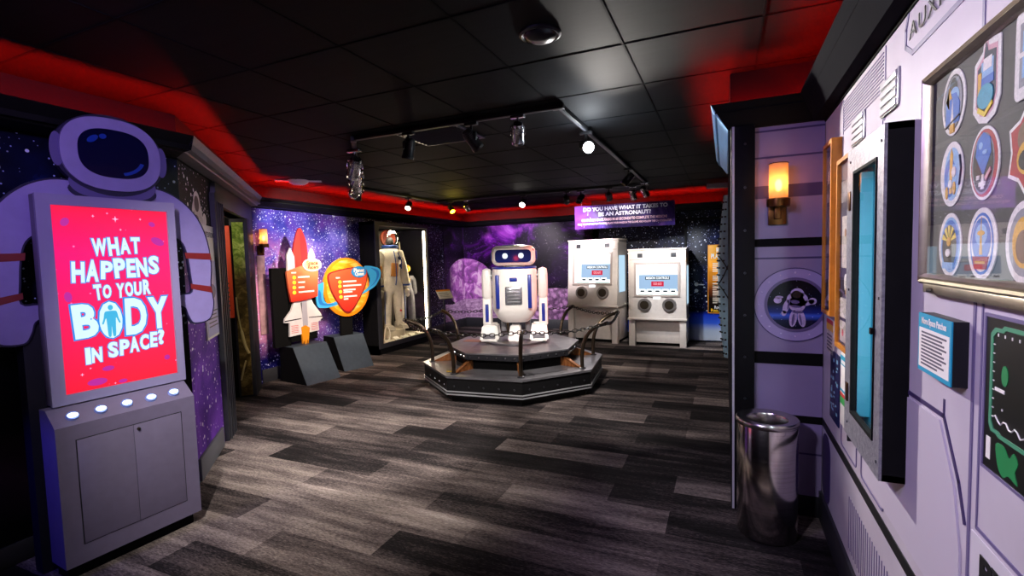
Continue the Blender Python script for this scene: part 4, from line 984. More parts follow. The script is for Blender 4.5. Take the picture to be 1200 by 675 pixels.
# ------------------------------------------------------------------ the two mission kiosks
SCRW = mat('screen_white', (.93, .97, 1.0), .3, emit=1.5); SCRB = mat('screen_blue', (.40, .60, .86), .3, emit=.85); SCRK = mat('screen_black', '#0a1a22', .3); SCRR = mat('screen_red', (.75, .01, .06), .3, emit=.8); SCRG = mat('screen_mint', (.55, .92, .82), .3, emit=.9)
SIDEGLOW = mat('side_window_glow', (.55, .80, 1.0), .4, emit=.9)
def mission(o, rot, label, w, zl, zt, led, tilt=.06):
    """zl ledge height, zt top height"""
    t = thing('mission_kiosk', label, 'kiosk', o, rot, 'white mission kiosks')
    h = w / 2; dep = .62
    for s_ in (-1, 1): MB().box(s_ * h - (.10 if s_ > 0 else 0), s_ * h + (0 if s_ > 0 else .10), .03, .13, 0, zl - .02, .004).build('leg', IVORY, t)
    b = MB(); b.box(-h, h, .13, dep, .05, zl - .02, .003); b.build('base_cabinet', IVORY, t)
    MB().box(-h + .02, h - .02, .16, dep - .02, 0, .05).build('toe_kick', NEARBLACK, t)
    MB().box(-h - .015, h + .015, .0, dep + .01, zl - .02, zl + .012, .004).build('ledge', IVORY, t)
    hb = MB().hull([(-h, .03, zl + .012), (h, .03, zl + .012), (h, dep, zl + .012), (-h, dep, zl + .012)], [(-h, .03 + tilt, zt - .025), (h, .03 + tilt, zt - .025), (h, dep, zt - .025), (-h, dep, zt - .025)]).build('housing', IVORY, t)
    MB().box(-h - .012, h + .012, .015 + tilt, dep + .01, zt - .025, zt, .003).build('top_cap', IVORY, t)
    H = zt - zl
    Mt = Matrix.Translation((0, .03, zl + .012)) @ Matrix.Rotation(-math.atan2(tilt, H - .037), 4, 'X')
    # local z is now up the sloping front, y = 0 its face
    z = lambda f: f * (H - .037)
    s0, s1 = z(.345), z(.79)
    sw_ = w * .36
    b = MB(); b.ring([(-sw_ - .035, s0 - .03), (sw_ + .035, s0 - .03), (sw_ + .035, s1 + .035), (-sw_ - .035, s1 + .035)], rect(-sw_, sw_, s0, s1), -.014, .002)
    bmesh.ops.transform(b.bm, matrix=Mt, verts=b.bm.verts); b.build('bezel', mat('bezel_taupe', '#b3a49c', .4), t)
    sc_ = MB().box(-sw_, sw_, -.004, 0, s0, s1, 0, Mt); sc_.box(-.055, .055, -.0035, 0, s0 - .075, s0, 0, Mt); sc_ = sc_.build('screen', SCRW, t)
    dx = led * sw_
    MB().box(-sw_ + .10 * sw_ + max(0, dx), sw_, -.0048, -.004, s0 + .12 * (s1 - s0), s0 + .66 * (s1 - s0), 0, Mt).build('screen_field', SCRB, sc_)
    zz = s0 + .55 * (s1 - s0)
    MB().box(dx - .62 * sw_ * .95, dx + .62 * sw_ * .95, -.0056, -.0048, zz - .025, zz + .025, 0, Mt).build('title_bar', SCRK, sc_)
    b = MB(); b.text('MISSION CONTROLS', dx, zz, .05, -.0062, .0006, .0012, width=1.10 * sw_, M=Mt); b.build('title_lettering', SCRW, sc_)
    zz = s0 + .36 * (s1 - s0)
    MB().box(dx - .30 * sw_, dx + .30 * sw_, -.0056, -.0048, zz - .04, zz + .04, 0, Mt).build('timer_box', SCRR, sc_)
    b = MB(); b.text('00:60', dx, zz, .06, -.0062, .0006, .001, M=Mt); b.build('timer_lettering', mat('timer_pink', (1, .45, .5), .4, emit=.9), sc_)
    b = MB(); k_ = MB()
    for i in range(5):
        c = dx + (-.74 + .37 * i) * sw_
        if c + .16 * sw_ > sw_: continue
        b.box(c - .16 * sw_, c + .16 * sw_, -.0056, -.0048, s0 + .02, s0 + .19 * (s1 - s0), 0, Mt)
        k_.box(c - .10 * sw_, c + .10 * sw_, -.0064, -.0056, s0 + .075 * (s1 - s0) + .008, s0 + .12 * (s1 - s0) + .012, 0, Mt)
    b.build('screen_button', SCRW, sc_); k_.build('button_caption', SCRK, sc_)
    MB().box(-sw_ + .12 * sw_, -.06, -.0056, -.004, s0, s0 + .012, 0, Mt); 
    b = MB(); b.box(-sw_ * .9, -.06, -.0052, -.004, s0 + .002, s0 + .014, 0, Mt); b.box(.06, sw_ * .95, -.0052, -.004, s0 + .002, s0 + .014, 0, Mt); b.build('screen_footer', SCRG, sc_)
    for s_ in (-1, 1):
        b = MB(); b.cyl((0, 0, 0), (0, -.025, 0), .112, .100, 32); b.cyl((0, -.004, 0), (0, -.026, 0), .10, .098, 32)
        bmesh.ops.transform(b.bm, matrix=Mt @ Matrix.Translation((s_ * w * .215, 0, z(.195))), verts=b.bm.verts)
        p = b.build('glove_port', mat('port_steel', '#8f8a88', .35, .7), t)
        b = MB(); b.cyl((0, -.026, 0), (0, -.029, 0), .07, .07, 28)
        bmesh.ops.transform(b.bm, matrix=Mt @ Matrix.Translation((s_ * w * .215, 0, z(.195))), verts=b.bm.verts); b.build('port_opening', mat('port_dark_brass', '#2b2214', .45, .3), p)
        b = MB(); b.box(s_ * w * .29 - .04, s_ * w * .29 + .04, -.006, 0, z(.895), z(.955), 0, Mt); sp = b.build('speaker_grille', KPRINT, t)
        b = MB(); b.box(s_ * w * .29 - .03, s_ * w * .29 + .03, -.008, -.006, z(.905), z(.945), 0, Mt); b.build('grille_mesh', DARKGREY, sp)
    b = MB(); b.box(h - .001, h + .004, .16, dep - .12, zl + .2 * H, zl + .75 * H); b.build('side_window', SIDEGLOW, t)
    b = MB(); b.box(-h + .02, h - .02, -.003, 0, z(.86), z(.865), 0, Mt); b.build('seam', mat('seam_taupe', '#8d8079', .5), t)
    return t
mission((-2.13, 8.20, 0), R(-6), 'taller white mission kiosk with two glove ports, nearest the moon mural', .90, .64, 1.79, .28, .10)
mission((-1.02, 8.06, 0), 0, 'shorter white mission kiosk with two glove ports, beside the star covered door', .90, .455, 1.595, .04, .03)
# hanging sign
sg = thing('hanging_sign', 'long purple galaxy sign hanging above the two white mission kiosks', 'sign', (-1.56, 8.18, 1.965), R(1.5))
def signmat():
    n = NT('sign_galaxy_print', .4); x, y, z = n.xyz()
    a = n.noise(2.6, 8, .62, .6)
    base = n.ramp(a, [(.3, '#120a2a'), (.5, '#2a1c56'), (.64, '#4a3284'), (.78, '#8a62b4')])
    l = n.math('MULTIPLY', n.math('SUBTRACT', -.35, x), 1.6, clamp=True)
    return n.done(n.stars(n.mix(n.math('MULTIPLY', l, .4), base, '#a84fd0'), ((18, .09, '#ffffff'),)))
MB().box(-.82, .82, 0, .02, 0, .395, .002).build('panel', signmat(), sg)
SGT = mat('sign_silver_print', '#c4bfe0', .4); SGP = mat('sign_pink_print', '#e6b6d6', .4)
b = MB(); b.text('DO YOU HAVE WHAT IT TAKES TO', 0.02, .325, .085, -.002, .001, .0035, width=1.38); b.text('BE AN ASTRONAUT?', .02, .235, .085, -.002, .001, .0035, width=.86); b.build('heading', SGT, sg)
b = MB(); b.text('COMPLETE 5 SPACE TASKS IN 60 SECONDS TO COMPLETE THE MISSION!', 0, .145, .06, -.002, .001, .0015, width=1.40); b.text('PRESS THE START BUTTON TO BEGIN. PLACE YOUR HANDS IN THE GLOVES AND FOLLOW THE ON SCREEN STEPS', 0, .080, .045, -.002, .001, .0008, width=1.54); b.build('caption_print', SGP, sg)
for s_ in (-1, 1): MB().cyl((s_ * .7, .01, .395), (s_ * .7, .01, .54), .004).build('hanger_rod', GUN, sg)

# ------------------------------------------------------------------ star door, yellow sign, studded column
d2 = MB().box(-.60, .03, 8.80, 8.849, .02, 2.05, .003).build('door_2', M_DOOR, kind='structure')
d2.data.transform(Matrix.Translation((2.25, -8.85, 0))); d2.location = (-2.25, 8.85, 0)
hd_ = MB(); hd_.cyl((-.455, 8.80, .975), (-.455, 8.775, .975), .033, .030, 24); hd_.tube([(-.455, 8.775, .975), (-.455, 8.755, .975), (-.42, 8.75, .975), (-.34, 8.75, .968)], .010, 8)
hd_.cyl((-.455, 8.80, .865), (-.455, 8.78, .865), .030, .027, 24)
o = hd_.build('lever_handle', mat('satin_handle', '#d8d6d4', .35)); o.parent = d2; o.matrix_parent_inverse = d2.matrix_basis.inverted()
b = MB(); b.box(-.64, -.605, 8.79, 8.852, 0, 2.1); b.box(-.64, .03, 8.79, 8.852, 2.06, 2.1)
o = b.build('door_frame', BLACK); o.parent = d2; o.matrix_parent_inverse = d2.matrix_basis.inverted()
ys = thing('yellow_notice', 'tall orange notice with white lettering fixed on the star covered door', 'sign', (-.275, 8.795, .485), 0)
def ysm():
    n = NT('amber_notice_print', .4); x, y, z = n.xyz()
    return n.done(n.ramp(n.math('DIVIDE', z, 1.15), [(0, '#140a06'), (.22, '#1c0d06'), (.34, '#7a3410'), (.5, '#e0830f'), (.75, '#f7a21c'), (1, '#fbb02c')]))
MB().box(0, .30, -.012, 0, 0, 1.15, .002).build('panel', ysm(), ys)
b = MB(); b.ring(rect(0, .30, 0, 1.15), rect(.012, .288, .012, 1.138), -.0135, -.012); b.build('border', ORANGE, ys)
b = MB(); b.text('RED', .13, 1.055, .11, -.0135, .001, .003, align='LEFT', width=.15); b.text('PLANET', .05, .955, .11, -.0135, .001, .003, align='LEFT', width=.235); b.build('heading', WPRINT, ys)
b = MB()
for z0, k in ((.70, 5), (.55, 3), (.46, 2), (.36, 4), (.27, 3), (.17, 4)):
    for i in range(k): b.box(.075, .27 - .03 * ((i + k) % 3), -.0132, -.012, z0 + i * .032, z0 + i * .032 + .018)
b.build('paragraph_lines', mat('cream_lettering', '#ecd9c0', .5), ys)
b = MB(); b.text('Rover', .10, .10, .07, -.0135, .001, .002, align='LEFT', width=.13); b.build('footer_word', WPRINT, ys)
b = MB(); b.text('Rescue', .045, .05, .07, -.0135, .001, .002, align='LEFT', width=.21); b.build('footer_title', YEL, ys)
scn = thing('studded_column', 'pale blue half round column with black studs behind the black pillar', 'column', (.06, 7.55, 0), 0)
b = MB(); prof = []
Lz = 26
rows = []
def colr(z): return .085 + .075 * math.sin(PI * min(1, max(0, z / 2.3))) 
b.lathe([(0, 0)] + [(colr(2.3 * i / Lz), 2.3 * i / Lz) for i in range(Lz + 1)] + [(0, 2.3)], 28); b.build('shell', mat('column_blue_grey', '#8fb0c4', .5, vary=.08), scn)
b = MB()
for i in range(22):
    z = .06 + i * .102
    for a in (R(-176), R(-150), R(-122), R(-95)):
        r = colr(z); d_ = Vector((math.cos(a), math.sin(a), 0)); b.cyl(d_ * (r - .003) + Vector((0, 0, z)), d_ * (r + .022) + Vector((0, 0, z)), .014, .010, 8)
b.build('stud', KPRINT, scn)
b = MB()
for z0, zc in ((1.05, 1.40), (1.05, .80), (1.45, 1.20)):
    b.tube([((colr(z0 + (zc - z0) * k / 10) + .004) * math.cos(R(-170 + 8 * k)), (colr(z0 + (zc - z0) * k / 10) + .004) * math.sin(R(-170 + 8 * k)), z0 + (zc - z0) * (k / 10) ** 2) for k in range(11)], .009, 6)
b.build('strap', KPRINT, scn)

# ------------------------------------------------------------------ right end: bin, porthole, frames, display box
bn_ = thing('litter_bin', 'cylindrical brushed steel litter bin with open ring top beside the black pillar', 'bin', (.20, 2.84, 0), 0)
MB().lathe([(0, .004), (.143, .004), (.146, .02), (.146, .60), (.143, .605), (.130, .605), (.130, .06), (0, .06)], 56).build('body', M_CAN, bn_)
MB().lathe([(.148, .596), (.152, .602), (.152, .618), (.146, .626), (.100, .618), (.096, .610), (.096, .55), (.100, .55), (.104, .604), (.146, .604)], 56).build('ring_lid', STEEL, bn_)
MB().lathe([(0, 0), (.138, 0), (.138, .006), (0, .006)], 40).build('foot_ring', NEARBLACK, bn_)
MB().lathe([(.094, .08), (.120, .5), (.124, .60), (.118, .60), (.114, .5), (.09, .086), (0, .086)], 32).build('liner', NEARBLACK, bn_)
ph = thing('porthole_print', 'round riveted porthole print with a waving astronaut on the violet panelled wall', 'mural', (.352, 3.084, 1.20), 0)
b = MB(); b.prism([(x, z) for x, z in ell(0, 0, .205, .205, 56)], -.003, .0)
# keep it left of the corner
bmesh.ops.bisect_plane(b.bm, geom=b.bm.verts[:] + b.bm.edges[:] + b.bm.faces[:], plane_co=(.132, 0, 0), plane_no=(1, 0, 0), clear_outer=True)
b.build('rim_plate', mat('porthole_lilac', '#9a8bbc', .45), ph)
def ringpart(nm, r0, r1, y0, y1, m):
    b = MB(); b.ring(ell(0, 0, r1, r1, 56), ell(0, 0, r0, r0, 56), y0, y1)
    bmesh.ops.bisect_plane(b.bm, geom=b.bm.verts[:] + b.bm.edges[:] + b.bm.faces[:], plane_co=(.1325, 0, 0), plane_no=(1, 0, 0), clear_outer=True)
    return b.build(nm, m, ph)
ringpart('outline', .201, .206, -.005, -.002, PURDARK); ringpart('inner_rim', .137, .152, -.009, -.003, mat('porthole_rim_shade', '#5c4d7d', .4)); 
b = MB(); b.prism(ell(0, 0, .138, .138, 48), -.006, -.003)
bmesh.ops.bisect_plane(b.bm, geom=b.bm.verts[:] + b.bm.edges[:] + b.bm.faces[:], plane_co=(.1325, 0, 0), plane_no=(1, 0, 0), clear_outer=True)
def phm():
    n = NT('porthole_space_print', .35); x, y, z = n.xyz()
    a = n.noise(14, 5)
    e = n.ramp(n.math('MULTIPLY', n.math('ADD', z, .138), 3.6, clamp=True), [(0, '#05061a'), (.18, '#0a1038'), (.28, '#3a5fd0'), (.34, '#1b2a7a'), (.5, '#0a0b24'), (1, '#07060f')])
    return n.done(n.stars(e, ((60, .1, '#b8c4ff'),)))
b.build('window_view', phm(), ph)
b = MB()
for k in range(16):
    a = 2 * PI * k / 16
    if .178 * math.cos(a) < .125: b.ball((.178 * math.cos(a), -.003, .178 * math.sin(a)), .0055, (1, .5, 1), 10, 6)
b.build('rivet', mat('porthole_rivet', '#b7aad2', .4), ph)
b0, b1, b2 = MB(), MB(), MB()
pole_fig(b0, b1, b2, -.007, .01, -.005, .215, 1)
for (x, z, rx, rz) in ((-.085, .025, .02, .018), (-.078, .042, .02, .008)): b0.prism(ell(x, z, rx, rz, 16), -.0075, -.0066)
af = b0.build('astronaut_figure', mat('porthole_suit_print', '#b7a5d0', .5, vary=.25, scale=60), ph); b1.build('suit_shade', mat('porthole_suit_shade', '#5c4d80', .5), af); b2.build('visor', mat('porthole_visor', '#0b0818', .3), af)

# right wall: printed panel lines (wall local x runs from the far corner towards the camera; y < 0 is the room)
wx = lambda Y: 3.10 - Y
P_ = wR
b = MB()
b.box(0, 5.4, -.003, 0, .535, .575)
b.build('dark_stripe', KPRINT, P_)
b = MB()
def ln(b, pts, w_=.006, y=-.002):
    for (Y0, za), (Y1, zb) in zip(pts, pts[1:]):
        p, q = Vector((wx(Y0), za)), Vector((wx(Y1), zb)); d = (q - p).normalized(); e_ = Vector((-d.y, d.x)) * w_; d = d * w_ * .6
        b.prism([tuple(p - d + e_), tuple(p - d - e_), tuple(q + d - e_), tuple(q + d + e_)], y, 0)
ln(b, [(1.345, 2.5), (1.345, .17)], .0055)
ln(b, [(1.31, .90), (.6, .90)], .004); ln(b, [(1.31, .90), (1.31, 1.42)], .003)
ln(b, [(2.05, 2.02), (2.05, 1.9)], .003); ln(b, [(2.66, 2.17), (2.66, 2.02)], .003); ln(b, [(2.03, 2.17), (2.03, 1.93)], .004)
ln(b, [(2.9, .40), (2.9, .17)], .003)
b.build('panel_line', PURLINE, P_)
b = MB(); ln(b, [(2.22, 1.065), (1.49, 1.085), (1.40, .96), (1.365, .88)], .006); ln(b, [(1.49, 1.085), (1.49, 1.125)], .004); b.build('panel_edge', PURDARK, P_)
b = MB(); b.prism([(wx(Y), z) for Y, z in ((2.22, 1.05), (1.51, 1.07), (1.42, .94), (1.38, .80), (1.38, .62), (2.22, .62))], -.004, 0); b.build('raised_panel', mat('panel_pale_print', '#c9c0cf', .42), P_)
b = MB(); ln(b, [(1.80, 2.2), (1.83, 2.14), (1.83, 2.09), (1.77, 2.055), (1.2, 2.055)], .007); b.build('lozenge_outline', PURLINE, P_)
b = MB(); b.text('AUXILIARY', wx(1.79), 2.115, .066, -.004, .002, -.0006, align='LEFT', width=.50, space=1.15); b.build('lettering', KPRINT, P_)
b = MB(); b.text('BYPASS', wx(1.285), .825, .075, -.004, .002, .003, align='LEFT', width=.34); b.build('lettering', KPRINT, P_)
b = MB(); b.box(wx(1.33), wx(.7), -.002, 0, .72, .885); b.build('name_strip', mat('panel_white_print', '#d6d0da', .42), P_)
b = MB()
for k in range(11): b.box(wx(2.66), wx(2.05), -.003, 0, 2.03 + k * .0125, 2.034 + k * .0125)
b.build('ribbed_print', PURLINE, P_)
for (ya, yb, lab) in ((2.62, 2.33, 0), (2.26, 1.96, 0)):
    b = MB(); q = rrect(wx(ya), wx(yb), .60, .86, .02); b.ring(q, [(x + (.008 if x < wx((ya + yb) / 2) else -.008), z + (.006 if z < .7 else -.006)) for x, z in q], -.003, 0); b.build('hatch_outline', PURLINE, P_)
b = MB()
ln(b, [(2.22, .68), (2.17, .75), (2.13, .69)], .003); ln(b, [(2.10, .68), (2.06, .76), (2.02, .70)], .003); b.build('arrow_mark', PURDARK, P_)
b = MB()
for k in range(26): b.box(wx(2.45) + k * .03, wx(2.45) + k * .03 + .006, -.002, 0, .20, .43)
b.build('vent_print', PURLINE, P_)
b = MB(); b.prism(rrect(wx(3.07), wx(2.86), .16, .52, .09), -.003, 0); b.build('arch_print', PURDARK, P_)

def louvre(Y0, Y1, z0, z1, label):
    t = thing('wall_vent', label, 'vent', (.49, (Y0 + Y1) / 2, (z0 + z1) / 2), R(-90), 'silver louvre vents')
    w_, h = abs(Y0 - Y1) / 2, (z1 - z0) / 2
    b = MB(); b.box(-w_, w_, -.006, 0, -h, h, .002); b.build('plate', mat('vent_silver', '#b9b6be', .35, .5), t)
    for k in range(4):
        zc = -h + (k + .5) * 2 * h / 4
        b = MB(); b.box(-w_ + .01, w_ - .01, -.011, -.005, zc - .011, zc + .009, .002); sl = b.build('slat', 'vent_silver', t)
        MB().box(-w_ + .012, w_ - .012, -.0075, -.0055, zc - .018, zc - .0115).build('slot', KPRINT, sl)
louvre(2.47, 2.275, 1.925, 2.03, 'silver louvre vent nearer the far corner, above the orange framed pictures')
louvre(2.06, 1.875, 1.94, 2.055, 'silver louvre vent above the wall display box, nearer the patch frame')

def pic(Yf, Yn, z0, z1, dep, label, fill, cat='framed display', grp='oak framed displays'):
    t = thing('oak_frame', label, cat, (.49, (Yf + Yn) / 2, 0), R(-90), grp); w_ = (Yf - Yn) / 2
    b = MB(); b.ring(rect(-w_, w_, z0, z1), rect(-w_ + .018, w_ - .018, z0 + .018, z1 - .018), -dep, 0); b.build('frame', OAK, t)
    bd = MB().box(-w_ + .015, w_ - .015, -dep + .016, -.002, z0 + .015, z1 - .015).build('mat_board', mat('plum_board', '#2c2040', .5), t)
    fill(t, bd, w_, -dep + .015)
    MB().box(-w_ + .016, w_ - .016, -dep + .006, -dep + .008, z0 + .016, z1 - .016).build('glass_pane', GLASS, t)
PAP = mat('paper_print', '#d9cfc4', .5, vary=.25, scale=30); PH = mat('grey_photo_print', '#8f8b90', .5, vary=.7, scale=18); PH2 = mat('dark_photo_print', '#34405a', .5, vary=.8, scale=14)
def fillA(t, bd, w_, y):
    b = MB(); b.box(-w_ + .03, w_ - .03, y, y + .004, 1.73, 1.95); b.box(-w_ + .03, w_ - .03, y, y + .004, 1.48, 1.71); b.build('photo', PH, bd)
    b = MB(); b.box(-w_ + .035, w_ - .035, y, y + .004, 1.23, 1.46); b.build('photo', PH2, bd)
    b = MB(); b.box(-.05, -.02, y - .001, y, 1.82, 1.88); b.box(.0, .03, y - .001, y, 1.83, 1.89); b.prism([(-.03, 1.25), (.0, 1.44), (.02, 1.25)], y - .001, y); b.build('photo_highlight', WPRINT, bd)
pic(2.90, 2.685, 1.185, 2.015, .042, 'tall orange oak frame of three photographs nearest the violet corner', fillA)
def fillB(t, bd, w_, y):
    b = MB(); b.box(-w_ + .03, w_ - .03, y, y + .004, 1.70, 1.79); b.build('photo', PH, bd)
    b = MB(); b.box(-w_ + .05, w_ - .05, y, y + .004, 1.42, 1.64); b.box(-w_ + .03, w_ - .03, y, y + .004, 1.10, 1.19); b.box(-w_ + .03, w_ - .03, y, y + .004, 1.205, 1.29); b.build('certificate', PAP, bd)
    b = MB(); b.prism(ell(-.02, 1.36, .028, .036), y, y + .003); b.prism(ell(.06, 1.36, .03, .036), y, y + .003); b.build('oval_photo', WPRINT, bd)
    b = MB(); b.prism(ell(0, 1.318, .018, .02), y - .001, y + .003); b.prism(ell(-.03, 1.57, .012, .016), y - .002, y); b.build('seal', mat('gold_seal', '#b98534', .4), bd)
    b = MB(); b.prism(ell(-.06, 1.14, .015, .015), y - .001, y); b.build('red_stamp', RED, bd)
pic(2.565, 2.27, 1.07, 1.885, .042, 'tall orange oak frame of certificates and seals next to the teal display box', fillB)
def sheet(name, Yf, Yn, z0, z1, label, base, parts=(), cat='sheet'):
    t = thing(name, label, cat, (.49, (Yf + Yn) / 2, 0), R(-90)); w_ = (Yf - Yn) / 2
    MB().box(-w_, w_, -.006, 0, z0, z1, .001).build('sheet', base, t)
    for nm, m, x0, x1, a, c in parts:
        MB().box(-w_ + 2 * w_ * x0, -w_ + 2 * w_ * x1, -.0072, -.006, z0 + (z1 - z0) * a, z0 + (z1 - z0) * c).build(nm, m, t)
    return t, w_
t, w_ = sheet('small_notice', 2.965, 2.80, .975, 1.145, 'small white notice with red and yellow heading under the corner oak frame', PAP, (('red_band', RED, 0, 1, .88, 1), ('yellow_band', YEL, 0, 1, .68, .88)))
b = MB()
for k in range(5): b.box(-w_ * .8, w_ * .6, -.0072, -.006, .99 + k * .018, .998 + k * .018)
b.build('printed_lines', mat('grey_print', '#55515e', .5), t)
t, w_ = sheet('dark_chart', 2.86, 2.66, .66, 1.00, 'dark blue chart covered in pale diagrams on the pale panelled wall', NAVY)
b = MB(); rr = random.Random(4)
for k in range(26):
    x, z = rr.uniform(-w_ * .85, w_ * .7), rr.uniform(.68, .97); b.box(x, x + rr.uniform(.008, .03), -.0072, -.006, z, z + rr.uniform(.004, .018))
b.build('diagram_marks', mat('pale_teal_print', '#8fc6d6', .5), t)
t, w_ = sheet('info_sheet', 2.62, 2.41, .70, 1.03, 'white information sheet with teal heading and green base beside the dark chart', WPRINT, (('heading_band', TEALP, 0, 1, .84, .97), ('red_strip', RED, 0, 1, .40, .45), ('green_strip', GREEN, 0, 1, .30, .40), ('teal_strip', TEALP, 0, 1, .47, .50)))
b = MB(); b.box(-w_ * .8, w_ * .3, -.0085, -.0072, .985, 1.0); b.build('heading_words', WPRINT, t)
b = MB(); b.box(w_, w_ + .01, -.02, 0, .69, .86); b.build('clip_edge', KPRINT, t)

# wall display box
db = thing('wall_display_box', 'tall black box with hammered silver front and teal lined interior on the pale panelled wall', 'display box', (.49, 1.97, 0), R(-90))
w_, z0, z1, dp = .23, .80, 1.86, .062
b = MB(); b.box(-w_, -w_ + .02, -dp, 0, z0, z1); b.box(w_ - .02, w_, -dp, 0, z0, z1); b.box(-w_, w_, -dp, 0, z0, z0 + .02); b.box(-w_, w_, -dp, 0, z1 - .02, z1); b.build('carcass', BLACK, db, smooth=False)
b = MB(); b.ring(rect(-w_, w_, z0, z1), rect(-w_ + .10, w_ - .065, z0 + .10, z1 - .085), -dp - .008, -dp); b.build('front_frame', M_HAM, db)
b = MB(); b.ring(rect(-w_ + .10, w_ - .065, z0 + .10, z1 - .085), rect(-w_ + .112, w_ - .072, z0 + .112, z1 - .095), -dp - .012, -dp + .004); b.build('inner_trim', NEARBLACK, db)
MB().box(-w_ + .02, w_ - .02, -.012, -.004, z0 + .02, z1 - .02).build('teal_lining', TEAL, db)
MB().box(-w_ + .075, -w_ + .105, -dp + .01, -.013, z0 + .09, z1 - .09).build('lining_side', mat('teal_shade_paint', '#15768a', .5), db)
MB().box(-w_ + .105, w_ - .068, -dp - .003, -dp, z0 + .104, z1 - .088).build('glass_pane', clear_glass('display_box_glass', (1, 1, 1), .55), db)
b = MB(); b.box(-w_ + .03, -w_ + .06, -dp - .013, -dp - .008, z1 - .22, z1 - .15, .002); b.box(-w_ + .03, -w_ + .06, -dp - .013, -dp - .008, z0 + .13, z0 + .20, .002); b.build('hinge', BRASS, db)
b = MB(); b.box(w_ - .078, w_ - .060, -dp - .02, -dp - .008, 1.235, 1.255, .002); b.build('latch', NEARBLACK, db)
b = MB()
for x in (-w_ + .05, w_ - .025):
    for z in (z0 + .05, 1.25 + .1, z1 - .045): b.cyl((x, -dp - .008, z), (x, -dp - .011, z), .005, .004, 10)
b.build('screw', GUN, db)
b = MB(); b.box(-.01, .05, -.016, -.013, 1.62, 1.74); b.build('picture_card', mat('pink_grey_print', '#9fb7c4', .5), db)
# patch info panel
ip = thing('information_sign', 'small teal bordered text panel headed More Space Patches under the patch frame', 'sign', (.49, 1.47, 0), R(-90))
MB().box(-.10, .10, -.028, 0, 1.185, 1.332).build('backing_block', KPRINT, ip)
MB().box(-.10, .10, -.031, -.028, 1.185, 1.332).build('face', TEALP, ip)
MB().box(-.092, .092, -.0318, -.031, 1.196, 1.296).build('text_field', WPRINT, ip)
b = MB(); b.text('More Space Patches', -.0, 1.314, .022, -.0322, .0006, .0006, width=.15); b.build('heading', WPRINT, ip)
b = MB()
for k in range(10): b.box(-.075, .078 - (.05 if k == 0 else .012 * (k % 3)), -.0322, -.0318, 1.204 + k * .0088, 1.2085 + k * .0088)
b.build('text_lines', mat('grey_print', '#55515e', .5), ip)
# green screen print
gp = thing('scanner_print', 'black scanner screen print outlined in green below the pewter framed patches', 'mural', (.49, 1.282, 0), R(-90))
MB().box(0, .42, -.004, 0, 1.05, 1.357).build('screen_field', mat('scanner_black', '#0b0f0e', .35), gp)
b = MB(); b.ring(rect(-.006, .426, 1.044, 1.363), rect(0, .42, 1.05, 1.357), -.006, 0); b.build('edge', PURLINE, gp)
b = MB(); o_ = [(.02, 1.325), (.035, 1.338), (.06, 1.338), (.07, 1.345), (.40, 1.345), (.41, 1.33), (.41, 1.15), (.40, 1.14), (.2, 1.14), (.18, 1.125), (.06, 1.125), (.05, 1.13), (.03, 1.13), (.02, 1.145)]
c_ = (.215, 1.235); b.ring(o_, [(c_[0] + (x - c_[0]) * .955, c_[1] + (z - c_[1]) * .93) for x, z in o_], -.0055, -.004); b.build('green_frame', mat('scanner_green', '#4a9a72', .45), gp)
b = MB()
for k in range(14): b.box(.045 + k * .025, .048 + k * .025, -.005, -.004, 1.322, 1.328)
for k in range(9): b.box(.030, .036, -.005, -.004, 1.16 + k * .018, 1.162 + k * .018)
b.box(.04, .075, -.005, -.004, 1.215, 1.222); b.box(.012, .028, -.005, -.004, 1.07, 1.115); rr = random.Random(2)
for k in range(10): b.prism(ell(rr.uniform(.05, .38), rr.uniform(1.17, 1.32), .0025, .0025, 8), -.005, -.004)
b.tube([(.035 + k * .01, -.0045, 1.16 + .006 * math.sin(k * 1.7) - .0006 * k) for k in range(16)], .0016, 5); b.build('scale_print', WPRINT, gp)
b = MB(); b.prism(smooth_poly([(.05, 1.11), (.08, 1.115), (.10, 1.10), (.115, 1.115), (.13, 1.10), (.12, 1.08), (.13, 1.06), (.10, 1.065), (.08, 1.055), (.06, 1.07)], 3), -.005, -.004); b.prism(ell(.075, 1.25, .012, .02), -.005, -.004); b.build('green_print', mat('scanner_glow_green', '#1f8a4a', .45), gp)

# framed mission patches
pf_ = thing('patch_frame', 'large pewter framed black board of embroidered space patches on the pale panelled wall', 'framed display', (.49, 1.61, 0), R(-90))
FW, FZ0, FZ1 = .86, 1.405, 1.935
prof = [(0, -.0), (0, -.020), (.006, -.026), (.012, -.022), (.018, -.028), (.026, -.018), (.028, -.008)]
b = MB(); rows = []
for (ax, az, sx, sz) in ((0, FZ0, 1, 1), (FW, FZ0, -1, 1), (FW, FZ1, -1, -1), (0, FZ1, 1, -1)):
    rows.append([b.bm.verts.new((ax + sx * p, y, az + sz * p)) for p, y in prof])
for i in range(4):
    A_, B_ = rows[i], rows[(i + 1) % 4]
    for k in range(len(prof) - 1): b._f([A_[k], B_[k], B_[k + 1], A_[k + 1]])
bmesh.ops.recalc_face_normals(b.bm, faces=b.bm.faces); b.build('frame', PEWTER, pf_)
b = MB(); b.box(.03, FW - .03, -.022, -.0, FZ0 - .022, FZ0 + .002, .004); b.cyl((.09, -.024, FZ0 - .012), (.09, -.034, FZ0 - .012), .006, .004, 12); b.build('lower_rail', PEWTER, pf_)
MB().box(.02, FW - .02, -.008, -.001, FZ0 + .02, FZ1 - .02).build('board', mat('charcoal_felt', '#35333a', .7, vary=.2, scale=40), pf_)
MB().box(.024, FW - .024, -.019, -.017, FZ0 + .024, FZ1 - .024).build('glass_pane', clear_glass('picture_glass', (1, 1, 1), 1.25), pf_)
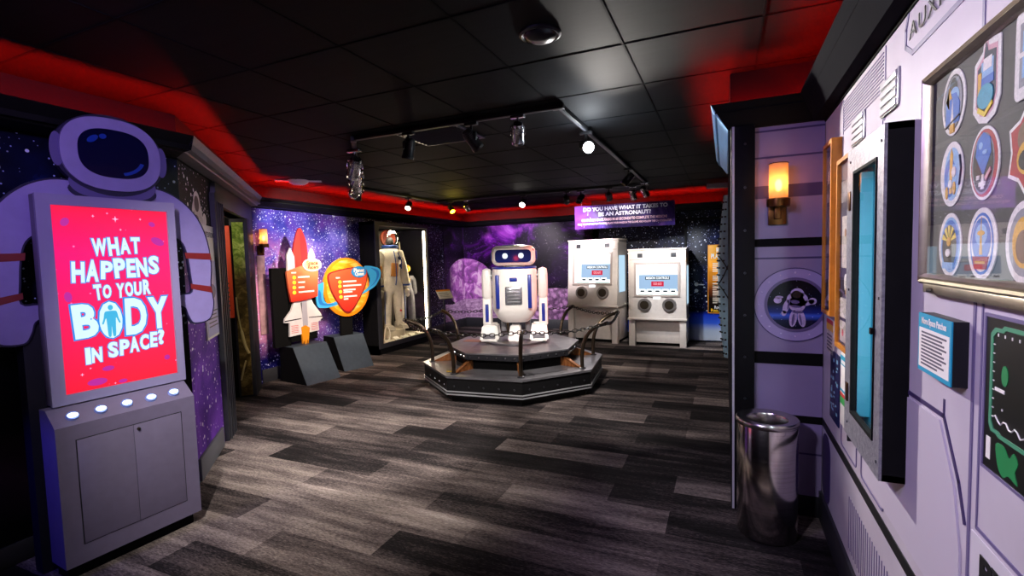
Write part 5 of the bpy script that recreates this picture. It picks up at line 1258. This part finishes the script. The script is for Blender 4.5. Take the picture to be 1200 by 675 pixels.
EMB = {k: mat('thread_' + k, c, .7, vary=.12, scale=150) for k, c in dict(white='#e7e3e0', blue='#3f6fc0', sky='#8db8e0', navy='#15203f', black='#17171c', gold='#d9a53a', red='#a8202c', pink='#d7a3b0', teal='#3fa0b8', yellow='#e6cc3a', grey='#8f9098', brown='#7a5a44').items()}
def patch(ci, ri, label, outer, layers):
    """outer outline and coloured layers, in half-size units; local centre"""
    cx = .155 + ci * .155; cz = 1.829 - ri * .163
    t = thing('mission_patch', label, 'patch', (.49 - .0082, 1.61 - cx, cz), R(-90), 'embroidered patches in the pewter frame')
    kx, kz = .062, .074
    S_ = lambda pts: [(x * kx, z * kz) for x, z in pts]
    MB().prism(S_(outer), -.002, 0).build('backing', EMB['white'], t)
    by = {}
    for i, (c, pts) in enumerate(layers):
        if c not in by: by[c] = MB()
        by[c].prism(S_(pts), -.0024 - .0003 * i, -.0019)
    for c, b in by.items(): b.build(c + '_thread', EMB[c], t)
O = ell(0, 0, 1, 1, 40)
e = lambda x, z, a, b_, n=24: ell(x, z, a, b_, n)
patch(0, 0, 'oval patch with pale shuttle on blue grey, top left of the pewter frame', O, [('black', e(0, 0, .82, .85)), ('grey', e(0, 0, .74, .8)), ('black', e(0, .45, .34, .3)), ('sky', e(.1, .15, .42, .3)), ('blue', [(-.6, -.65), (-.55, .1), (-.2, .3), (.3, .25), (.6, -.1), (.55, -.65)]), ('white', [(-.15, -.7), (0, .1), (.12, -.7)]), ('gold', [(-.55, .12), (-.05, .14), (-.3, .5), (-.28, .1), (-.3, -.15)]), ('gold', rect(-.18, .18, -.92, -.66)), ('black', [(-.6, -.72), (.6, -.5), (.6, -.45), (-.6, -.67)])])
shp1 = [(-.1, 1.55), (.12, 1.1), (.85, 1.0), (.9, -.55), (.6, -1.0), (.1, -1.15), (-.45, -1.05), (-.9, -.7), (-.85, .62), (-.3, .85)]
patch(1, 0, 'pointed patch with pink border around a blue ship scene, second in the top row', shp1, [('pink', [(x * .78, z * .84) for x, z in shp1]), ('navy', [(x * .7, z * .74 - .03) for x, z in shp1]), ('sky', rect(-.35, .45, .1, .55)), ('white', rect(-.2, .35, .3, .62)), ('blue', rect(-.45, .5, -.1, .12)), ('gold', rect(-.52, -.3, -.3, .3)), ('teal', e(0, -.4, .52, .33)), ('yellow', [(-.5, -.75), (0, -.95), (.5, -.7), (.45, -.6), (0, -.82), (-.45, -.62)])])
patch(0, 1, 'pale blue patch with a gold rocket between clouds, left of the middle row', O, [('sky', e(.05, 0, .7, .82)), ('blue', e(-.12, -.1, .5, .6)), ('sky', e(.1, -.1, .4, .4)), ('gold', [(-.12, -.6), (-.12, .6), (0, .8), (.12, .6), (.1, -.6)]), ('gold', e(-.35, -.55, .12, .2)), ('gold', e(.3, -.45, .12, .2)), ('white', e(.25, .05, .17, .16)), ('white', e(-.02, -.3, .16, .13)), ('navy', [(.68, .5), (.82, .1), (.7, -.4), (.75, -.38), (.88, .1), (.74, .52)])])
patch(1, 1, 'dark red bordered patch with a blue keyhole cone, centre of the middle row', O, [('red', e(0, 0, .9, .92)), ('grey', e(-.06, 0, .76, .84)), ('black', e(-.05, 0, .68, .78)), ('blue', [(-.55, .25), (-.45, .65), (-.05, .85), (.4, .65), (.5, .25), (0, -.35)]), ('sky', e(-.2, .5, .14, .1)), ('sky', e(.1, .3, .16, .06)), ('white', [(-.12, -.7), (-.06, -.3), (.06, -.3), (.12, -.7)]), ('white', rect(-.42, -.22, -.42, -.3)), ('pink', [(.15, -.4), (.5, -.15), (.55, -.25), (.25, -.5)]), ('white', rect(-.22, .22, -.62, -.5))])
patch(0, 2, 'oval patch with yellow rays over black inside a blue ring, bottom left', O, [('sky', e(.05, 0, .84, .87)), ('blue', e(.05, 0, .74, .78)), ('black', e(0, -.05, .62, .68))] + [('yellow', [(0, .1), (.62 * math.cos(a - .14), .62 * math.sin(a - .14)), (.62 * math.cos(a + .14), .62 * math.sin(a + .14))]) for a in (.5, 1.05, 1.6, 2.15, 2.7)] + [('gold', e(0, .1, .16, .14)), ('white', e(-.05, -.25, .2, .12)), ('sky', rect(-.5, .45, -.75, -.55))])
patch(1, 2, 'oval patch with blue border and gold emblem over red stripes, bottom row centre', O, [('blue', e(0, 0, .8, .86)), ('white', e(0, 0, .7, .78)), ('blue', e(0, .1, .64, .62)), ('sky', e(.0, .25, .4, .3)), ('gold', [(-.1, -.3), (0, .75), (.1, -.3)]), ('gold', e(0, .3, .25, .07)), ('red', [(-.55, -.35), (.55, -.35), (.4, -.7), (-.4, -.7)]), ('gold', rect(-.35, .35, -.55, -.48))])
patch(2, 0, 'white square cornered patch with grey stripes, third in the top row', rrect(-.8, .95, -1, 1.1, .2), [('grey', rect(-.55, .75, -.7, .8)), ('sky', rect(-.4, .6, -.5, .6)), ('white', rect(-.55, .75, .0, .12))])
star = [((1.15 if k % 2 == 0 else .86) * math.cos(PI / 2 + k * PI / 6), (1.15 if k % 2 == 0 else .86) * math.sin(PI / 2 + k * PI / 6)) for k in range(12)]
patch(2, 1, 'red edged star shaped patch at the right of the middle row', star, [('red', [(x * .88, z * .88) for x, z in star]), ('brown', e(0, .3, .5, .4)), ('gold', e(0, -.2, .5, .4)), ('black', e(0, -.25, .4, .25))])
patch(2, 2, 'pale round patch with tan centre at the right of the bottom row', O, [('grey', e(0, 0, .8, .82)), ('gold', e(0, 0, .6, .62)), ('brown', e(0, -.1, .4, .4))])
# ------------------------------------------------------------------ ceiling fittings
TRK = mat('track_black', '#1a1a1c', .4, .3)
TZ = 2.475
TP = [(-1.0, 7.05), (-1.0, 3.12), (-2.73, 3.12), (-4.45, 5.14), (-4.45, 7.05), (-1.0, 7.05)]
TL = ['straight black lighting track from the bright lamp back to the rear track', 'front black lighting track running across the ceiling before the platform', 'diagonal black lighting track carrying the cluster of silver lamps', 'left black lighting track above the suit display case', 'rear black lighting track near the hanging sign']
for i in range(5):
    p, q = Vector((*TP[i], 0)), Vector((*TP[i + 1], 0)); d = q - p
    t = thing('lighting_track', TL[i], 'track', (*TP[i], 0), math.atan2(d.y, d.x), 'lighting tracks')
    MB().box(0, d.length, -.018, .018, TZ, CEIL - .002, .002).build('rail', TRK, t)
    MB().box(.01, d.length - .01, -.007, .007, TZ - .0015, TZ).build('conductor', MIDGREY, t)
    MB().box(-.03, .05, -.022, .022, TZ - .004, CEIL - .002, .003).build('end_feed', TRK, t)
LENS = {}
def lens(c, s):
    k = 'lens_%s_%s' % (c, s)
    return mat(k, hexc(c)[:3], .3, emit=s) if s else mat('dark_lens', '#22242a', .1)
MESH = {}
def track_lamp(x, y, aim, label, body=None, glow=None, length=.14, r=.042):
    z = TZ; t = thing('track_spotlight', label, 'spotlight', (x, y, z), 0, 'spotlights on the ceiling tracks')
    body = body or TRK; key = body.name
    def part(nm, mk, m, par):
        kk = (nm, m.name)
        if kk in MESH:
            o = bpy.data.objects.new(nm, MESH[kk]); C.objects.link(o); o.parent = par
        else:
            o = mk().build(nm, m, par); MESH[kk] = o.data
        return o
    part('adapter', lambda: MB().box(-.05, .05, -.016, .016, -.022, 0, .003), body, t)
    part('stem', lambda: MB().cyl((0, 0, -.02), (0, 0, -.075), .010), body, t)
    def yoke():
        b = MB(); b.box(-.050, .050, -.010, .010, -.083, -.073, .002); b.box(-.052, -.046, -.010, .010, -.13, -.074, .002); b.box(.046, .052, -.010, .010, -.13, -.074, .002); return b
    yk = part('yoke', yoke, body, t)
    hp_ = Vector((0, 0, -.115)); d = (Vector(aim) - (Vector((x, y, z)) + hp_)).normalized()
    az = math.atan2(d.y, d.x) + PI / 2; yk.rotation_euler = (0, 0, az)
    def head():
        b = MB(); b.lathe([(0, -.07), (.030, -.07), (.036, -.06), (.040, -.02), (.042, .06), (.046, .065), (.046, .085), (.041, .085), (.040, .07), (0, .068)], 24)
        for k in range(4): b.lathe([(.037 + .001 * k, -.05 + k * .012), (.043, -.05 + k * .012), (.043, -.046 + k * .012), (.037 + .001 * k, -.046 + k * .012)], 24)
        return b
    hd_ = part('lamp_head', head, body, t)
    hd_.location = hp_; hd_.rotation_euler = d.to_track_quat('Z', 'Y').to_euler()
    lm = lens(*glow) if glow else lens('', 0)
    part('lens', lambda: MB().lathe([(0, .070), (.041, .070), (.041, .073), (.03, .077), (0, .079)], 24), lm, hd_)
    return Vector((x, y, z)) + (hp_ + d * .10) * (1.3 if body is SILVER and x < -2.8 and y < 5 else 1), d
def spot(name, pos, aim, power, col=(1, 1, 1), ang=60, blend=.5, rad=.03):
    l = bpy.data.lights.new(name, 'SPOT'); l.energy = power; l.color = col; l.spot_size = R(ang); l.spot_blend = blend; l.shadow_soft_size = rad
    o = bpy.data.objects.new(name, l); C.objects.link(o); o.location = pos
    o.rotation_euler = (Vector(aim) - Vector(pos)).to_track_quat('-Z', 'Y').to_euler(); return o
def area(name, pos, aim, power, col, sx, sy):
    l = bpy.data.lights.new(name, 'AREA'); l.energy = power; l.color = col; l.shape = 'RECTANGLE'; l.size = sx; l.size_y = sy
    o = bpy.data.objects.new(name, l); C.objects.link(o); o.location = pos
    o.rotation_euler = (Vector(aim) - Vector(pos)).to_track_quat('-Z', 'Y').to_euler(); return o
def point(name, pos, power, col, rad=.03):
    l = bpy.data.lights.new(name, 'POINT'); l.energy = power; l.color = col; l.shadow_soft_size = rad
    o = bpy.data.objects.new(name, l); C.objects.link(o); o.location = pos; return o
WARM = (1, .80, .62); WHT = (1, .93, .86); COOL = (.86, .92, 1); VIO = (.50, .34, 1.0); VIOW = (.62, .50, 1.0)
# name, x, y, aim, body, glow(colour, strength), light(power, colour, angle)
LAMPS = [
    (-1.0, 3.78, (.30, 1.4, 1.45), TRK, ('#ffffff', 160), (270, WHT, 70), 'brilliant white spotlight on the right track facing the viewer'),
    (-1.30, 3.12, (-2.3, 5.3, .4), SILVER, ('#fff0d8', 6), (330, WHT, 50), 'spotlight with a lit silver face at the right end of the front track'),
    (-1.66, 3.12, (-.7, 5.4, 0), TRK, None, (200, WHT, 60), 'dark angled spotlight in the middle of the front track'),
    (-2.20, 3.12, (-2.8, 3.3, 0), TRK, None, (300, WHT, 62), 'long black spotlight hanging at the left of the front track'),
    (-2.92, 3.34, (-4.6, 4.6, 0.8), SILVER, None, (150, WARM, 46), 'topmost silver spotlight of the diagonal cluster'),
    (-3.22, 3.70, (-4.8, 4.7, 1.1), SILVER, None, (250, WARM, 46), 'silver spotlight second from the top of the diagonal cluster'),
    (-3.55, 4.08, (-5.2, 5.6, 1.2), SILVER, None, (230, WARM, 44), 'silver spotlight in the middle of the diagonal cluster'),
    (-3.88, 4.46, (-5.4, 5.0, 1.9), SILVER, None, (150, WHT, 60), 'silver spotlight fourth down the diagonal cluster'),
    (-4.18, 4.82, (-5.0, 5.4, 0), TRK, ('#ffd060', 3), None, 'black spotlight with a yellow rim at the bottom of the diagonal cluster'),
    (-4.45, 6.25, (-4.0, 5.0, 1.2), TRK, ('#ffe0b8', 30), None, 'small lit spotlight on the left track above the suit case'),
    (-4.18, 7.05, (-3.4, 6.6, 1.3), TRK, ('#ffc21a', 60), (14, (1, .72, .1), 70), 'yellow glowing spotlight at the rear corner of the tracks'),
    (-3.88, 7.05, (-4.3, 9.6, 1.2), SILVER, ('#ffffff', 6), (330, (1, .88, .95), 70), 'silver spotlight just right of the yellow lamp on the rear track'),
    (-2.88, 7.05, (-2.6, 4.8, 1.0), TRK, ('#fff6e8', 60), (170, WHT, 70), 'white glowing spotlight midway along the rear track'),
    (-2.18, 7.05, (-2.6, 9.5, 1.3), TRK, ('#ffffff', 4), (260, (1, .9, .95), 64), 'black spotlight left of the hanging sign on the rear track'),
    (-1.96, 7.05, (-2.4, 5.4, .8), TRK, None, (160, WHT, 60), 'black spotlight above the left end of the hanging sign'),
    (-1.54, 7.05, (-1.7, 8.2, 1.9), TRK, ('#ffffff', 40), (60, WHT, 75), 'lit spotlight above the middle of the hanging sign'),
    (-1.2, 7.05, (-1.0, 8.2, 1.0), SILVER, ('#ffffff', 5), (100, WHT, 66), 'silver spotlight above the right half of the hanging sign'),
    (-1.0, 6.78, (-.35, 8.8, .7), SILVER, ('#ffffff', 4), (170, COOL, 60), 'silver spotlight where the right and rear tracks meet'),
    (-1.0, 5.6, (-2.3, 5.4, .9), TRK, ('#ffc850', 6), (150, (1, .25, .2), 40), 'black spotlight with a yellow lit rim behind the bright lamp on the right track'),
]
for (x, y, aim, body, glow, lt, lab) in LAMPS:
    p, d = track_lamp(x, y, aim, lab, body, glow)
    if body is SILVER and x < -2.8 and y < 5: bpy.data.objects[[o.name for o in C.objects if o.get('label') == lab][0]].scale = (1.3, 1.3, 1.3)
    if lt: spot('beam', p, aim, lt[0], lt[1], lt[2])
# speaker, air vent and diffuser on the ceiling
spk = thing('ceiling_speaker', 'round dark domed ceiling speaker with a metal ring', 'speaker', (-.766, 2.13, CEIL), 0)
b = MB(); b.lathe([(.075, 0), (.095, 0), (.095, -.008), (.085, -.014), (.075, -.010)], 40); b.build('ring', GUN, spk)
b = MB(); b.lathe([(.076, -.006), (.07, -.018), (.05, -.030), (.025, -.036), (0, -.038)], 40); b.build('dome', mat('speaker_mesh', '#26282c', .3, .6), spk)
reg = thing('ceiling_air_vent', 'black slatted air vent set in the ceiling behind the front track', 'vent', (-2.1, 3.40, CEIL), 0)
b = MB(); b.ring([(-.28, -.26), (.28, -.26), (.28, .26), (-.28, .26)], [(-.25, -.23), (.25, -.23), (.25, .23), (-.25, .23)], .002, .012)
bmesh.ops.transform(b.bm, matrix=Matrix(((1, 0, 0, 0), (0, 0, 1, 0), (0, -1, 0, 0), (0, 0, 0, 1))), verts=b.bm.verts); b.build('frame', GUN, reg)
for k in range(9): MB().box(-.25, .25, -.005, .005, -.012, .012, 0, Matrix.Translation((0, -.2 + k * .05, -.012)) @ Matrix.Rotation(.7, 4, 'X')).build('slat', DARKGREY, reg)
wp = thing('ceiling_diffuser', 'small white winged ceiling fitting near the left cove', 'ceiling fitting', (-4.72, 4.40, CEIL), R(40))
MB().lathe([(0, -.05), (.07, -.05), (.10, -.035), (.12, -.012), (.12, 0), (0, 0)], 32).build('body', WHITE, wp)
b = MB(); b.box(-.26, -.08, -.04, .04, -.012, -.002, .002); b.box(.08, .26, -.04, .04, -.012, -.002, .002); b.build('wing', WHITE, wp)
# unseen lamps added over the viewer's end: violet wash, wall and floor fill
spot('violet_beam', (-1.0, .1, 2.40), (-2.95, 1.5, 2.05), 130, VIO, 62, .9, .08)
spot('violet_beam', (-1.3, .5, 2.40), (.40, 2.6, 1.1), 70, VIO, 80, .7, .08)
spot('wall_beam', (-1.0, -.4, 2.40), (.49, 1.0, 1.2), 130, (.88, .83, 1), 80, .7, .08)
spot('beam', (-1.6, .6, 2.42), (-2.8, 3.2, 0), 330, WHT, 70, .9)
point('sconce_glow', (.262, 3.0, 1.87), 1.4, (1, .45, .12)); point('sconce_glow', (-5.31, 4.36, 1.86), .9, (1, .5, .16))
point('hall_light', hp_xyz := tuple(hp + n2 * -.5 + t2 * -.5 + Vector((0, 0, 1.9))), 10, (1, .85, .65), .1)
area('case_strip_light', (-5.16, 7.60, 1.1), (-5.5, 6.8, 1.0), 16, (1, .82, .58), .04, 1.8)
area('case_top_light', (-5.3, 6.8, 2.04), (-5.45, 6.8, 1.0), 7, (1, .86, .64), .6, .1)
area('box_light', (.450, 1.775, 1.33), (.476, 1.95, 1.33), 3, (.8, .96, 1), .02, .85)
spot('blue_beam', (-3.0, .35, 1.2), (-2.95, 1.17, .35), 22, (.06, .03, 1), 50, .8)
point('lamp_spill', (-4.10, 6.98, 2.30), 5, (1, .75, .08))
point('lamp_spill', (-.93, 3.66, 2.33), 14, (.82, .90, 1))
point('status_glow', tuple(PC + Vector((.2, -.42, 1.5))), .5, (1, .05, .03))
